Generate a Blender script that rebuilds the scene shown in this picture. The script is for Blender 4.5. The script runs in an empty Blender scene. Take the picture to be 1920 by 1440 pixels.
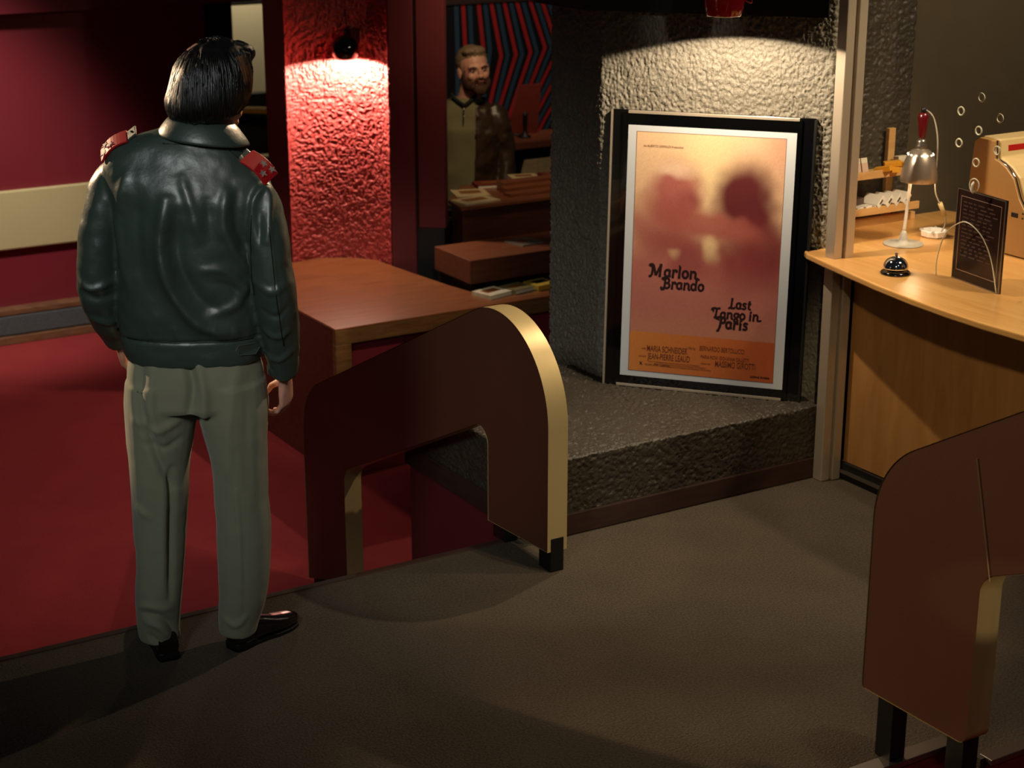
import bpy, bmesh, math, random
import numpy as np
from mathutils import Vector, Matrix
from mathutils.bvhtree import BVHTree

random.seed(7); np.random.seed(7)
SC = bpy.context.scene
COL = SC.collection
PI = math.pi

# ------------------------------------------------------------------ camera
F_PX = 3250.0
PITCH = math.radians(17.7287)
AZ = math.radians(58.7235)
CAM = Vector((0, 0, 2.35))
HD = Vector((math.cos(AZ), math.sin(AZ), 0))
RT = Vector((math.sin(AZ), -math.cos(AZ), 0))
FW = HD * math.cos(PITCH) + Vector((0, 0, -math.sin(PITCH)))
cd = bpy.data.cameras.new('camera'); cam = bpy.data.objects.new('camera', cd); COL.objects.link(cam)
cd.sensor_fit = 'HORIZONTAL'; cd.sensor_width = 36.0; cd.lens = 36.0 * F_PX / 1920.0
cd.clip_start = 0.05; cd.clip_end = 60
cam.location = CAM; cam.rotation_euler = FW.to_track_quat('-Z', 'Y').to_euler()
SC.camera = cam
cd.dof.use_dof = True; cd.dof.focus_distance = 5.3; cd.dof.aperture_fstop = 4.5

# ------------------------------------------------------------------ world, exposure, lights
w = bpy.data.worlds.new('world'); SC.world = w; w.use_nodes = True
w.node_tree.nodes['Background'].inputs[0].default_value = (0.75, 0.85, 1.0, 1)
w.node_tree.nodes['Background'].inputs[1].default_value = 0.012
SC.view_settings.view_transform = 'Standard'; SC.view_settings.look = 'None'
SC.view_settings.exposure = 0.0; SC.view_settings.gamma = 1.0
SC.view_settings.use_curve_mapping = False

def lamp(name, kind, loc, target, energy, color, **kw):
    d = bpy.data.lights.new(name, kind); d.energy = energy; d.color = color
    for k, v in kw.items(): setattr(d, k, v)
    o = bpy.data.objects.new(name, d); COL.objects.link(o); o.location = loc
    if target is not None:
        o.rotation_euler = (Vector(target) - Vector(loc)).to_track_quat('-Z', 'Y').to_euler()
    return o
WARM = (1.0, 0.70, 0.40); NEUT = (1.0, 0.93, 0.82); COOL = (0.72, 0.88, 1.0)
# cool soft light high behind the camera on its left: the leather and the trousers
lamp('key_light', 'SPOT', (-1.2, 0.9, 3.5), (1.75, 4.5, 1.05), 310, (0.89, 0.96, 0.93), spot_size=math.radians(25), spot_blend=0.7, shadow_soft_size=0.38)
# ceiling spots over the lobby, plus added fills for poster, rails and red lamp
lamp('landing_spot', 'SPOT', (3.5, 3.2, 4.4), (3.25, 4.15, 0.0), 120, (1.0, 0.79, 0.56), spot_size=math.radians(30), spot_blend=0.45, shadow_soft_size=0.05)
lamp('landing_wash', 'SPOT', (3.4, 2.4, 4.2), (2.7, 3.3, 0.0), 78, (1.0, 0.80, 0.58), spot_size=math.radians(40), spot_blend=0.9, shadow_soft_size=0.1)
lamp('carpet_spot', 'SPOT', (0.9, 7.2, 3.6), (1.9, 8.4, -0.8), 120, (1.0, 0.86, 0.84), spot_size=math.radians(62), spot_blend=0.8, shadow_soft_size=0.12)
lamp('bench_spot', 'SPOT', (1.9, 9.0, 2.9), (2.6, 10.9, 0.0), 480, NEUT, spot_size=math.radians(46), spot_blend=0.9, shadow_soft_size=0.15)
lamp('desk_spot', 'SPOT', (3.1, 5.3, 2.7), (4.0, 7.95, -0.05), 130, (1.0, 0.84, 0.56), spot_size=math.radians(26), spot_blend=0.8, shadow_soft_size=0.08)
lamp('booth_spot', 'SPOT', (4.75, 3.3, 2.9), (4.35, 4.3, 0.86), 115, (1.0, 0.80, 0.52), spot_size=math.radians(60), spot_blend=0.6, shadow_soft_size=0.08)
lamp('booth_back_light', 'SPOT', (5.0, 3.2, 3.0), (5.1, 5.1, 1.3), 125, (1.0, 0.80, 0.52), spot_size=math.radians(75), spot_blend=0.8, shadow_soft_size=0.1)
lamp('booth_panel_spot', 'SPOT', (1.9, 1.7, 2.5), (4.3, 4.15, 0.35), 120, (1.0, 0.78, 0.46), spot_size=math.radians(20), spot_blend=0.5, shadow_soft_size=0.05)
lamp('bookshop_light', 'SPOT', (4.6, 7.4, 2.9), (5.3, 9.0, 0.6), 125, (1.0, 0.74, 0.42), spot_size=math.radians(44), spot_blend=0.8, shadow_soft_size=0.15)
lamp('chevron_light', 'SPOT', (6.2, 9.9, 2.5), (7.2, 12.2, 0.4), 110, (1.0, 0.75, 0.6), spot_size=math.radians(75), spot_blend=0.9, shadow_soft_size=0.2)
lamp('corridor_light', 'SPOT', (5.15, 11.85, 1.6), (5.2, 12.35, 0.7), 22, (1.0, 0.88, 0.66), spot_size=math.radians(120), spot_blend=0.4, shadow_soft_size=0.03)
lamp('rim_light_right', 'SPOT', (3.45, 5.35, 2.6), (1.80, 4.5, 1.30), 260, (1.0, 0.70, 0.42), spot_size=math.radians(24), spot_blend=0.5, shadow_soft_size=0.05)
lamp('rim_light_left', 'SPOT', (0.35, 7.4, 2.3), (1.6, 4.5, 1.2), 520, (1.0, 0.70, 0.42), spot_size=math.radians(24), spot_blend=0.5, shadow_soft_size=0.05)
lamp('poster_fill', 'SPOT', (3.45, 1.6, 3.1), (3.92, 5.05, 0.75), 16, (0.72, 0.86, 1.0), spot_size=math.radians(15), spot_blend=0.4, shadow_soft_size=0.1)
lamp('rail_spot', 'SPOT', (3.9, 1.3, 3.6), (2.9, 4.5, 0.45), 120, (1.0, 0.80, 0.50), spot_size=math.radians(17), spot_blend=0.3, shadow_soft_size=0.04)
lamp('rail_edge_spot', 'SPOT', (2.0, 0.4, 1.35), (2.99, 2.68, 0.58), 50, (1.0, 0.82, 0.52), spot_size=math.radians(5), spot_blend=0.3, shadow_soft_size=0.02)  # added low light, unseen, for the inner gold edge
lamp('rail_face_spot', 'SPOT', (0.6, 0.8, 3.2), (2.95, 2.55, 0.65), 45, (1.0, 0.86, 0.68), spot_size=math.radians(22), spot_blend=0.9, shadow_soft_size=0.15)  # added fill for the brown rail face
lamp('rail_face_fill', 'SPOT', (0.6, 1.5, 3.3), (2.84, 5.5, 0.15), 45, (1.0, 0.84, 0.70), spot_size=math.radians(22), spot_blend=0.9, shadow_soft_size=0.15)
lamp('lamp_accent', 'SPOT', (2.4, 1.6, 2.7), (3.73, 4.75, 1.80), 45, NEUT, spot_size=math.radians(5), spot_blend=0.5, shadow_soft_size=0.05)  # added light on the red lamp's enamel

# ------------------------------------------------------------------ materials
def newmat(name):
    m = bpy.data.materials.new(name); m.use_nodes = True
    return m, m.node_tree.nodes, m.node_tree.links, m.node_tree.nodes['Principled BSDF']
def S(c):  # sRGB 0-255 to linear
    return tuple(((x/255.0)/12.92 if x/255.0 <= 0.04045 else ((x/255.0+0.055)/1.055)**2.4) for x in c) + (1,)
def simple(name, col, rough=0.6, metal=0.0, spec=0.5, noise=0.0, nscale=20, bump=0.0, bscale=200, coat=0.0, sheen=0.0, stretch=(1,1,1)):
    m, N, Lk, p = newmat(name)
    c = S(col)
    p.inputs['Base Color'].default_value = c; p.inputs['Roughness'].default_value = rough
    p.inputs['Metallic'].default_value = metal; p.inputs['Specular IOR Level'].default_value = spec
    p.inputs['Coat Weight'].default_value = coat; p.inputs['Sheen Weight'].default_value = sheen
    tc = N.new('ShaderNodeTexCoord'); mp = N.new('ShaderNodeMapping'); mp.inputs['Scale'].default_value = stretch
    Lk.new(tc.outputs['Object'], mp.inputs['Vector'])
    if noise > 0:
        n = N.new('ShaderNodeTexNoise'); n.inputs['Scale'].default_value = nscale; n.inputs['Detail'].default_value = 6
        Lk.new(mp.outputs[0], n.inputs['Vector'])
        mx = N.new('ShaderNodeMix'); mx.data_type = 'RGBA'
        mx.inputs[6].default_value = tuple(x*(1-noise) for x in c[:3]) + (1,)
        mx.inputs[7].default_value = tuple(min(1, x*(1+noise)) for x in c[:3]) + (1,)
        Lk.new(n.outputs['Fac'], mx.inputs[0]); Lk.new(mx.outputs[2], p.inputs['Base Color'])
    if bump > 0:
        n2 = N.new('ShaderNodeTexNoise'); n2.inputs['Scale'].default_value = bscale; n2.inputs['Detail'].default_value = 4
        Lk.new(mp.outputs[0], n2.inputs['Vector'])
        b = N.new('ShaderNodeBump'); b.inputs['Distance'].default_value = bump; b.inputs['Strength'].default_value = 1
        Lk.new(n2.outputs['Fac'], b.inputs['Height']); Lk.new(b.outputs[0], p.inputs['Normal'])
    return m
def wood(name, c1, c2, rough=0.4, scale=(1, 1, 1), coat=0.0, wscale=3.0, dist=6):
    m, N, Lk, p = newmat(name)
    tc = N.new('ShaderNodeTexCoord'); mp = N.new('ShaderNodeMapping'); mp.inputs['Scale'].default_value = scale
    Lk.new(tc.outputs['Object'], mp.inputs['Vector'])
    n = N.new('ShaderNodeTexNoise'); n.inputs['Scale'].default_value = wscale; n.inputs['Detail'].default_value = 8
    n.inputs['Roughness'].default_value = 0.6; n.inputs['Distortion'].default_value = dist * 0.1
    Lk.new(mp.outputs[0], n.inputs['Vector'])
    cr = N.new('ShaderNodeValToRGB'); cr.color_ramp.elements[0].position = 0.3; cr.color_ramp.elements[0].color = S(c1)
    cr.color_ramp.elements[1].position = 0.7; cr.color_ramp.elements[1].color = S(c2)
    Lk.new(n.outputs['Fac'], cr.inputs[0]); Lk.new(cr.outputs[0], p.inputs['Base Color'])
    p.inputs['Roughness'].default_value = rough; p.inputs['Coat Weight'].default_value = coat; p.inputs['Coat Roughness'].default_value = 0.25
    b = N.new('ShaderNodeBump'); b.inputs['Distance'].default_value = 0.0006; Lk.new(n.outputs['Fac'], b.inputs['Height']); Lk.new(b.outputs[0], p.inputs['Normal'])
    return m
def carpet(name, c1, c2, bump=0.004, scale=260, rough=0.95, big=0.15, sheen=0.0):
    m, N, Lk, p = newmat(name)
    tc = N.new('ShaderNodeTexCoord')
    n = N.new('ShaderNodeTexNoise'); n.inputs['Scale'].default_value = scale; n.inputs['Detail'].default_value = 3
    n2 = N.new('ShaderNodeTexNoise'); n2.inputs['Scale'].default_value = 5; n2.inputs['Detail'].default_value = 5
    Lk.new(tc.outputs['Object'], n.inputs['Vector']); Lk.new(tc.outputs['Object'], n2.inputs['Vector'])
    ad = N.new('ShaderNodeMath'); ad.operation = 'MULTIPLY_ADD'; ad.inputs[1].default_value = big
    Lk.new(n2.outputs['Fac'], ad.inputs[0]); Lk.new(n.outputs['Fac'], ad.inputs[2])
    cr = N.new('ShaderNodeValToRGB'); cr.color_ramp.elements[0].position = 0.35; cr.color_ramp.elements[0].color = S(c1)
    cr.color_ramp.elements[1].position = 0.8; cr.color_ramp.elements[1].color = S(c2)
    Lk.new(ad.outputs[0], cr.inputs[0]); Lk.new(cr.outputs[0], p.inputs['Base Color'])
    p.inputs['Roughness'].default_value = rough; p.inputs['Specular IOR Level'].default_value = 0.15
    p.inputs['Sheen Weight'].default_value = sheen
    b = N.new('ShaderNodeBump'); b.inputs['Distance'].default_value = bump; Lk.new(n.outputs['Fac'], b.inputs['Height']); Lk.new(b.outputs[0], p.inputs['Normal'])
    return m
def glassmat(name, tint=(1, 1, 1, 1), rough=0.0, fac=1.0):
    m, N, Lk, p = newmat(name); N.remove(p)
    t = N.new('ShaderNodeBsdfTransparent'); t.inputs[0].default_value = tint
    g = N.new('ShaderNodeBsdfGlossy'); g.inputs['Roughness'].default_value = rough
    fr = N.new('ShaderNodeFresnel'); fr.inputs[0].default_value = 1.45
    mu = N.new('ShaderNodeMath'); mu.operation = 'MULTIPLY'; mu.inputs[1].default_value = fac
    gb = N.new('ShaderNodeNewGeometry'); iv = N.new('ShaderNodeMath'); iv.operation = 'SUBTRACT'; iv.inputs[0].default_value = 1.0; Lk.new(gb.outputs['Backfacing'], iv.inputs[1])
    m3 = N.new('ShaderNodeMath'); m3.operation = 'MULTIPLY'; Lk.new(fr.outputs[0], m3.inputs[0]); Lk.new(iv.outputs[0], m3.inputs[1])
    Lk.new(m3.outputs[0], mu.inputs[0])
    mx = N.new('ShaderNodeMixShader'); Lk.new(mu.outputs[0], mx.inputs[0]); Lk.new(t.outputs[0], mx.inputs[1]); Lk.new(g.outputs[0], mx.inputs[2])
    Lk.new(mx.outputs[0], N['Material Output'].inputs[0])
    return m

M = {}
M['landing'] = carpet('landing_carpet', (64, 57, 48), (92, 82, 69), scale=140, big=0.25)
M['red_carpet'] = carpet('red_carpet', (128, 40, 42), (158, 54, 54), scale=200, big=0.3)
M['grey_carpet'] = carpet('grey_carpet', (70, 74, 76), (98, 100, 100), scale=160)
M['red_wall'] = simple('red_wall', (124, 36, 46), 0.45, noise=0.08, nscale=4, bump=0.0006, bscale=300)
M['dark_red_wall'] = simple('dark_red_wall', (104, 30, 36), 0.7, noise=0.08, nscale=6, bump=0.0008, bscale=300)
M['red_stucco'] = simple('red_stucco', (178, 68, 64), 0.55, noise=0.1, nscale=12, bump=0.003, bscale=110)
M['stucco'] = simple('stucco', (124, 118, 104), 0.5, noise=0.15, nscale=30, bump=0.007, bscale=75)
M['black_stucco'] = simple('black_stucco', (66, 60, 50), 0.42, noise=0.2, nscale=30, bump=0.0025, bscale=160)
M['booth_wall'] = simple('booth_wall', (80, 70, 52), 0.75, noise=0.12, nscale=14, bump=0.001, bscale=200)
M['cream'] = simple('cream_panel', (196, 178, 130), 0.6, noise=0.04, nscale=5)
M['corridor_wall'] = simple('corridor_wall', (190, 178, 145), 0.7)
M['black'] = simple('black_paint', (12, 12, 12), 0.5)
M['black_gloss'] = simple('black_gloss', (9, 9, 10), 0.12, coat=0.5)
M['blackglass'] = simple('black_backed_glass', (7, 7, 7), 0.08, coat=0.3)
M['laminate'] = simple('brown_laminate', (98, 62, 46), 0.42, noise=0.06, nscale=10, bump=0.0003, bscale=400)
M['brass'] = simple('brushed_gold_edge', (206, 180, 124), 0.4, metal=0.3, noise=0.1, nscale=9, bump=0.0003, bscale=30, stretch=(1, 1, 0.1))
M['table_wood'] = wood('table_wood', (122, 68, 36), (152, 92, 52), 0.35, scale=(1.5, 14, 14), coat=0.3, wscale=2.5)
M['table_edge'] = wood('table_edge_wood', (100, 66, 34), (138, 96, 54), 0.45, scale=(2, 2, 18), wscale=3)
M['dark_wood'] = wood('dark_wood', (66, 34, 22), (92, 48, 30), 0.4, scale=(2, 12, 12), coat=0.2)
M['red_wood'] = wood('red_brown_wood', (104, 56, 34), (132, 76, 46), 0.4, scale=(2, 14, 14), coat=0.2)
M['trim_wood'] = wood('trim_wood', (96, 62, 40), (132, 92, 62), 0.5, scale=(3, 3, 14))
M['dark_trim'] = wood('dark_trim', (46, 26, 18), (66, 38, 26), 0.8, scale=(2, 2, 14))
M['counter'] = wood('counter_wood', (205, 150, 84), (222, 172, 104), 0.25, scale=(10, 1.2, 10), coat=0.4, wscale=2)
M['counter_edge'] = wood('counter_edge', (176, 124, 66), (196, 146, 84), 0.4, scale=(1, 1, 30))
M['panel_wood'] = wood('panel_wood', (160, 112, 60), (182, 132, 76), 0.45, scale=(1, 5, 0.8), wscale=3)
M['pale_wood'] = wood('pale_wood', (196, 150, 92), (214, 172, 114), 0.5, scale=(2, 12, 12))
M['alu'] = simple('brushed_aluminium', (196, 182, 162), 0.35, metal=0.5, noise=0.15, nscale=6, bump=0.0002, bscale=60, stretch=(1, 1, 0.05))
M['steel'] = simple('worn_steel', (160, 150, 140), 0.3, metal=0.9)
M['chrome'] = simple('chrome', (225, 225, 225), 0.06, metal=1.0)
M['glass'] = glassmat('clear_glass')
M['glass_edge'] = simple('glass_edge', (205, 200, 175), 0.2)
M['white_plastic'] = simple('white_plastic', (225, 220, 210), 0.4)
M['porcelain'] = simple('white_porcelain', (238, 234, 228), 0.2, coat=0.4)
M['shade'] = simple('lamp_shade_metal', (196, 180, 164), 0.3, metal=0.8)
M['lamp_base'] = simple('lamp_base_paint', (178, 172, 160), 0.5)
M['lamp_red'] = simple('lamp_red_enamel', (150, 8, 10), 0.12, coat=0.8)
M['socket_red'] = simple('socket_red', (84, 10, 14), 0.25, coat=0.4)
M['register'] = simple('register_enamel', (205, 180, 130), 0.38, noise=0.04, nscale=8)
M['register_shaded'] = simple('register_shaded_enamel', (170, 128, 74), 0.45, noise=0.05, nscale=8)  # register enamel darkened, shade of the side put into the colour
M['bulb'] = None
mb, N_, L_, p_ = newmat('bulb'); p_.inputs['Emission Color'].default_value = (1, 0.75, 0.45, 1); p_.inputs['Emission Strength'].default_value = 25; M['bulb'] = mb
mb, N_, L_, p_ = newmat('vent_glow'); p_.inputs['Emission Color'].default_value = (1, 0.93, 0.72, 1); p_.inputs['Emission Strength'].default_value = 1.2; M['vent'] = mb
M['skin'] = simple('skin', (206, 150, 130), 0.5, noise=0.06, nscale=30, bump=0.0004, bscale=300); M['skin'].node_tree.nodes['Principled BSDF'].inputs['Subsurface Weight'].default_value = 0.15
M['skin'].node_tree.nodes['Principled BSDF'].inputs['Subsurface Radius'].default_value = (0.01, 0.004, 0.002)
M['hair'] = simple('black_hair', (18, 15, 13), 0.38, spec=0.7, bump=0.0008, bscale=60, stretch=(6, 6, 0.6))
M['grey_hair'] = simple('greying_hair', (122, 100, 76), 0.6, noise=0.3, nscale=60, bump=0.001, bscale=150, stretch=(1, 1, 0.3))
M['beard'] = simple('brown_beard', (70, 42, 26), 0.8, noise=0.3, nscale=90, bump=0.001, bscale=250)
M['leather'] = simple('green_black_leather', (58, 70, 63), 0.40, spec=0.75, noise=0.15, nscale=10, bump=0.0006, bscale=90)
M['leather_seam'] = simple('leather_seam', (24, 30, 28), 0.4)
M['brown_leather'] = simple('brown_leather', (58, 42, 28), 0.38, noise=0.25, nscale=14, bump=0.002, bscale=30)
M['trouser'] = simple('olive_trousers', (130, 129, 106), 0.85, noise=0.05, nscale=5, bump=0.0004, bscale=500, sheen=0.2)
M['polo'] = simple('olive_polo', (120, 114, 84), 0.9, noise=0.06, nscale=20)
M['dark_cloth'] = simple('dark_cloth', (20, 20, 20), 0.9)
M['shoe'] = simple('black_shoe_leather', (22, 14, 11), 0.16, coat=0.5)
M['epaulette'] = simple('red_epaulette', (170, 10, 22), 0.5)
M['silver'] = simple('silver_star', (225, 222, 214), 0.25, metal=0.8)
M['paper'] = simple('poster_paper_border', (205, 210, 214), 0.35)
M['ink'] = simple('poster_ink', (38, 14, 16), 0.5)
M['ink_brown'] = simple('poster_brown_ink', (112, 52, 28), 0.5)
M['line_ink'] = simple('poster_keyline', (120, 60, 40), 0.5)
M['white_card'] = simple('white_card', (222, 212, 190), 0.6)
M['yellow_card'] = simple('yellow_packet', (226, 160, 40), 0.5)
M['sign_black'] = simple('menu_black', (34, 20, 18), 0.22)
M['sign_line'] = simple('menu_line', (150, 120, 100), 0.5)
M['sign_text'] = simple('menu_text', (66, 46, 40), 0.5)
M['eye'] = simple('eye_white', (190, 175, 165), 0.2)
M['iris'] = simple('iris', (40, 30, 22), 0.1)
M['lip'] = simple('lips', (150, 84, 72), 0.5)

# ------------------------------------------------------------------ building helpers
def tag(o, label=None, cat=None, group=None, kind=None):
    if label: o['label'] = label
    if cat: o['category'] = cat
    if group: o['group'] = group
    if kind: o['kind'] = kind
    return o
def empty(name, loc=(0, 0, 0), rz=0.0, label=None, cat=None, group=None):
    o = bpy.data.objects.new(name, None); COL.objects.link(o); o.location = loc; o.rotation_euler = (0, 0, rz)
    o.empty_display_size = 0.05
    return tag(o, label, cat, group)
def mesh(name, vs, fs, mat, parent=None, smooth=False):
    me = bpy.data.meshes.new(name); me.from_pydata([tuple(v) for v in vs], [], [tuple(f) for f in fs]); me.update()
    bm = bmesh.new(); bm.from_mesh(me); bmesh.ops.recalc_face_normals(bm, faces=bm.faces); bm.to_mesh(me); bm.free()
    if smooth: me.polygons.foreach_set('use_smooth', [True]*len(me.polygons))
    me.materials.append(mat)
    o = bpy.data.objects.new(name, me); COL.objects.link(o)
    if parent: o.parent = parent
    return o
def bevel(o, wd, seg=2):
    md = o.modifiers.new('bevel', 'BEVEL'); md.width = wd; md.segments = seg; md.limit_method = 'ANGLE'; md.angle_limit = math.radians(40)
    return o
class MB:
    def __init__(s): s.v = []; s.f = []
    def add(s, vs, fs):
        n = len(s.v); s.v += [tuple(v) for v in vs]; s.f += [tuple(i+n for i in f) for f in fs]; return s
    def box(s, x0, x1, y0, y1, z0, z1, mtx=None):
        vs = [Vector((x, y, z)) for z in (z0, z1) for y in (y0, y1) for x in (x0, x1)]
        if mtx: vs = [mtx @ v for v in vs]
        return s.add(vs, [(0, 2, 3, 1), (4, 5, 7, 6), (0, 1, 5, 4), (2, 6, 7, 3), (0, 4, 6, 2), (1, 3, 7, 5)])
    def prism(s, poly, z0, z1, mtx=None):
        n = len(poly); vs = [Vector((x, y, z0)) for x, y in poly] + [Vector((x, y, z1)) for x, y in poly]
        if mtx: vs = [mtx @ v for v in vs]
        return s.add(vs, [tuple(range(n))[::-1], tuple(range(n, 2*n))] + [(i, (i+1) % n, n+(i+1) % n, n+i) for i in range(n)])
    def lathe(s, prof, n=28, mtx=None, cap=True):
        vs = []; fs = []
        for r, z in prof:
            for k in range(n):
                a = 2*PI*k/n; v = Vector((r*math.cos(a), r*math.sin(a), z)); vs.append(mtx @ v if mtx else v)
        for j in range(len(prof)-1):
            for k in range(n): fs.append((j*n+k, j*n+(k+1) % n, (j+1)*n+(k+1) % n, (j+1)*n+k))
        if cap: fs += [tuple(range(n))[::-1], tuple(range((len(prof)-1)*n, len(prof)*n))]
        return s.add(vs, fs)
    def tube(s, pts, r, n=8, flat=None, cap=True):
        """tube along points; r number or list; flat=(vec, k) squashes along a vector"""
        pts = [Vector(p) for p in pts]; m = len(pts)
        rs = r if isinstance(r, (list, tuple)) else [r]*m
        vs = []; fs = []; up = None
        for i, p in enumerate(pts):
            t = (pts[min(i+1, m-1)] - pts[max(i-1, 0)]).normalized()
            if up is None:
                up = Vector((0, 0, 1)) if abs(t.z) < 0.9 else Vector((1, 0, 0))
            a = t.cross(up).normalized(); up = a.cross(t).normalized()
            for k in range(n):
                th = 2*PI*k/n; d = (a*math.cos(th) + up*math.sin(th))*rs[i]
                if flat: d = d - flat[0]*d.dot(flat[0])*(1-flat[1])
                vs.append(p+d)
        for i in range(m-1):
            for k in range(n): fs.append((i*n+k, i*n+(k+1) % n, (i+1)*n+(k+1) % n, (i+1)*n+k))
        if cap: fs += [tuple(range(n))[::-1], tuple(range((m-1)*n, m*n))]
        return s.add(vs, fs)
    def loft(s, rings, n=28, pw=2.0):
        """rings: (center, ax, ay) with ax, ay full radius vectors"""
        vs = []; fs = []
        for c, ax, ay in rings:
            c = Vector(c); ax = Vector(ax); ay = Vector(ay)
            for k in range(n):
                th = 2*PI*k/n; x, y = math.cos(th), math.sin(th)
                e = 2.0/pw; x = math.copysign(abs(x)**e, x); y = math.copysign(abs(y)**e, y)
                vs.append(c + ax*x + ay*y)
        m = len(rings)
        for i in range(m-1):
            for k in range(n): fs.append((i*n+k, i*n+(k+1) % n, (i+1)*n+(k+1) % n, (i+1)*n+k))
        fs += [tuple(range(n))[::-1], tuple(range((m-1)*n, m*n))]
        return s.add(vs, fs)
    def ball(s, c, rx, ry, rz, mtx=None, nu=20, nv=12):
        prof = [(math.sin(PI*j/nv), -math.cos(PI*j/nv)) for j in range(nv+1)]
        prof[0] = (0.02, -1); prof[-1] = (0.02, 1)
        m2 = Matrix.Translation(Vector(c)) @ (mtx if mtx else Matrix.Identity(4)) @ Matrix.Diagonal((rx, ry, rz, 1))
        return s.lathe(prof, nu, m2)
    def build(s, name, mat, parent=None, smooth=False, bev=0.0, seg=2):
        o = mesh(name, s.v, s.f, mat, parent, smooth)
        if bev: bevel(o, bev, seg)
        return o
def catmull(pts, per=8, closed=False):
    P = [Vector(p) for p in pts]; out = []; n = len(P)
    rng = range(n) if closed else range(n-1)
    for i in rng:
        if closed: a, b, c, d = P[(i-1) % n], P[i], P[(i+1) % n], P[(i+2) % n]
        else: a, b, c, d = P[max(i-1, 0)], P[i], P[i+1], P[min(i+2, n-1)]
        for k in range(per):
            t = k/per
            out.append(0.5*((2*b) + (c-a)*t + (2*a-5*b+4*c-d)*t*t + (3*b-a-3*c+d)*t**3))
    if not closed: out.append(P[-1])
    return out
def interp(pts, zs):
    """pts rows [z, ...]; linear-smooth interpolate rows at zs"""
    A = np.array(pts, float); A = A[np.argsort(A[:, 0])]
    return np.array([[z] + [np.interp(z, A[:, 0], A[:, j]) for j in range(1, A.shape[1])] for z in zs])
def voxelise(mb_, vox, smooth_it=3):
    """union of closed pieces as one numpy mesh"""
    me = bpy.data.meshes.new('tmp'); me.from_pydata(mb_.v, [], mb_.f); me.update()
    bm = bmesh.new(); bm.from_mesh(me); bmesh.ops.recalc_face_normals(bm, faces=bm.faces); bm.to_mesh(me); bm.free()
    o = bpy.data.objects.new('tmp', me); COL.objects.link(o)
    r = o.modifiers.new('r', 'REMESH'); r.mode = 'VOXEL'; r.voxel_size = vox; r.use_smooth_shade = True
    if smooth_it:
        sm = o.modifiers.new('s', 'SMOOTH'); sm.iterations = smooth_it; sm.factor = 0.5
    dg = bpy.context.evaluated_depsgraph_get(); dg.update()
    m2 = bpy.data.meshes.new_from_object(o.evaluated_get(dg))
    bpy.data.objects.remove(o)
    return m2
def get_np(me):
    n = len(me.vertices); co = np.empty(n*3); me.vertices.foreach_get('co', co); no = np.empty(n*3); me.vertices.foreach_get('normal', no)
    return co.reshape(-1, 3), no.reshape(-1, 3)
def finish(me, name, mat, parent=None):
    me.name = name; me.materials.clear(); me.materials.append(mat)
    me.polygons.foreach_set('use_smooth', [True]*len(me.polygons)); me.update()
    o = bpy.data.objects.new(name, me); COL.objects.link(o)
    if parent: o.parent = parent
    return o
# ---- numpy value noise
_T = np.random.RandomState(3).rand(64, 64, 64)
def vnoise(P):
    P = np.asarray(P); i = np.floor(P).astype(int); f = P - i; f = f*f*(3-2*f)
    out = 0
    for dx in (0, 1):
        for dy in (0, 1):
            for dz in (0, 1):
                wgt = (f[:, 0] if dx else 1-f[:, 0])*(f[:, 1] if dy else 1-f[:, 1])*(f[:, 2] if dz else 1-f[:, 2])
                out = out + wgt*_T[(i[:, 0]+dx) % 64, (i[:, 1]+dy) % 64, (i[:, 2]+dz) % 64]
    return out
def stucco_h(P, s):
    """trowelled plaster: flattened blobs with worm-like grooves"""
    wv = np.stack([vnoise(P*s*0.6+k*11.3) for k in range(3)], 1)*1.2
    a = vnoise(P*s + wv); b = vnoise(P*s*2.1 + 5.1 + wv)
    r = 1-np.abs(2*a-1)*1.6; r2 = 1-np.abs(2*b-1)*1.6
    return np.clip(0.65*r + 0.4*r2, 0.05, 0.85) - 0.4
def stucco_solid(name, mb_, mat, vox, amp, s, parent=None):
    me = voxelise(mb_, vox, 2); co, no = get_np(me)
    co = co + no*(stucco_h(co, s)*amp)[:, None]
    me.vertices.foreach_set('co', co.ravel()); me.update()
    return finish(me, name, mat, parent)
def curve_shape(name, loops, thick, mat, parent=None, bev=0.0, mtx=None):
    """2D outline with holes in XY extruded symmetric in local z by thick/2, mapped by mtx"""
    cu = bpy.data.curves.new(name, 'CURVE'); cu.dimensions = '2D'; cu.fill_mode = 'BOTH'; cu.extrude = thick/2-bev; cu.bevel_depth = bev; cu.bevel_resolution = 2
    for lp in loops:
        sp = cu.splines.new('POLY'); sp.points.add(len(lp)-1)
        for i, (x, y) in enumerate(lp): sp.points[i].co = (x, y, 0, 1)
        sp.use_cyclic_u = True
    t = bpy.data.objects.new('tmp', cu); COL.objects.link(t)
    dg = bpy.context.evaluated_depsgraph_get(); dg.update()
    me = bpy.data.meshes.new_from_object(t.evaluated_get(dg)); bpy.data.objects.remove(t)
    if mtx: me.transform(mtx)
    me.materials.clear(); me.materials.append(mat); me.name = name
    o = bpy.data.objects.new(name, me); COL.objects.link(o)
    if parent: o.parent = parent
    return o
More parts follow.
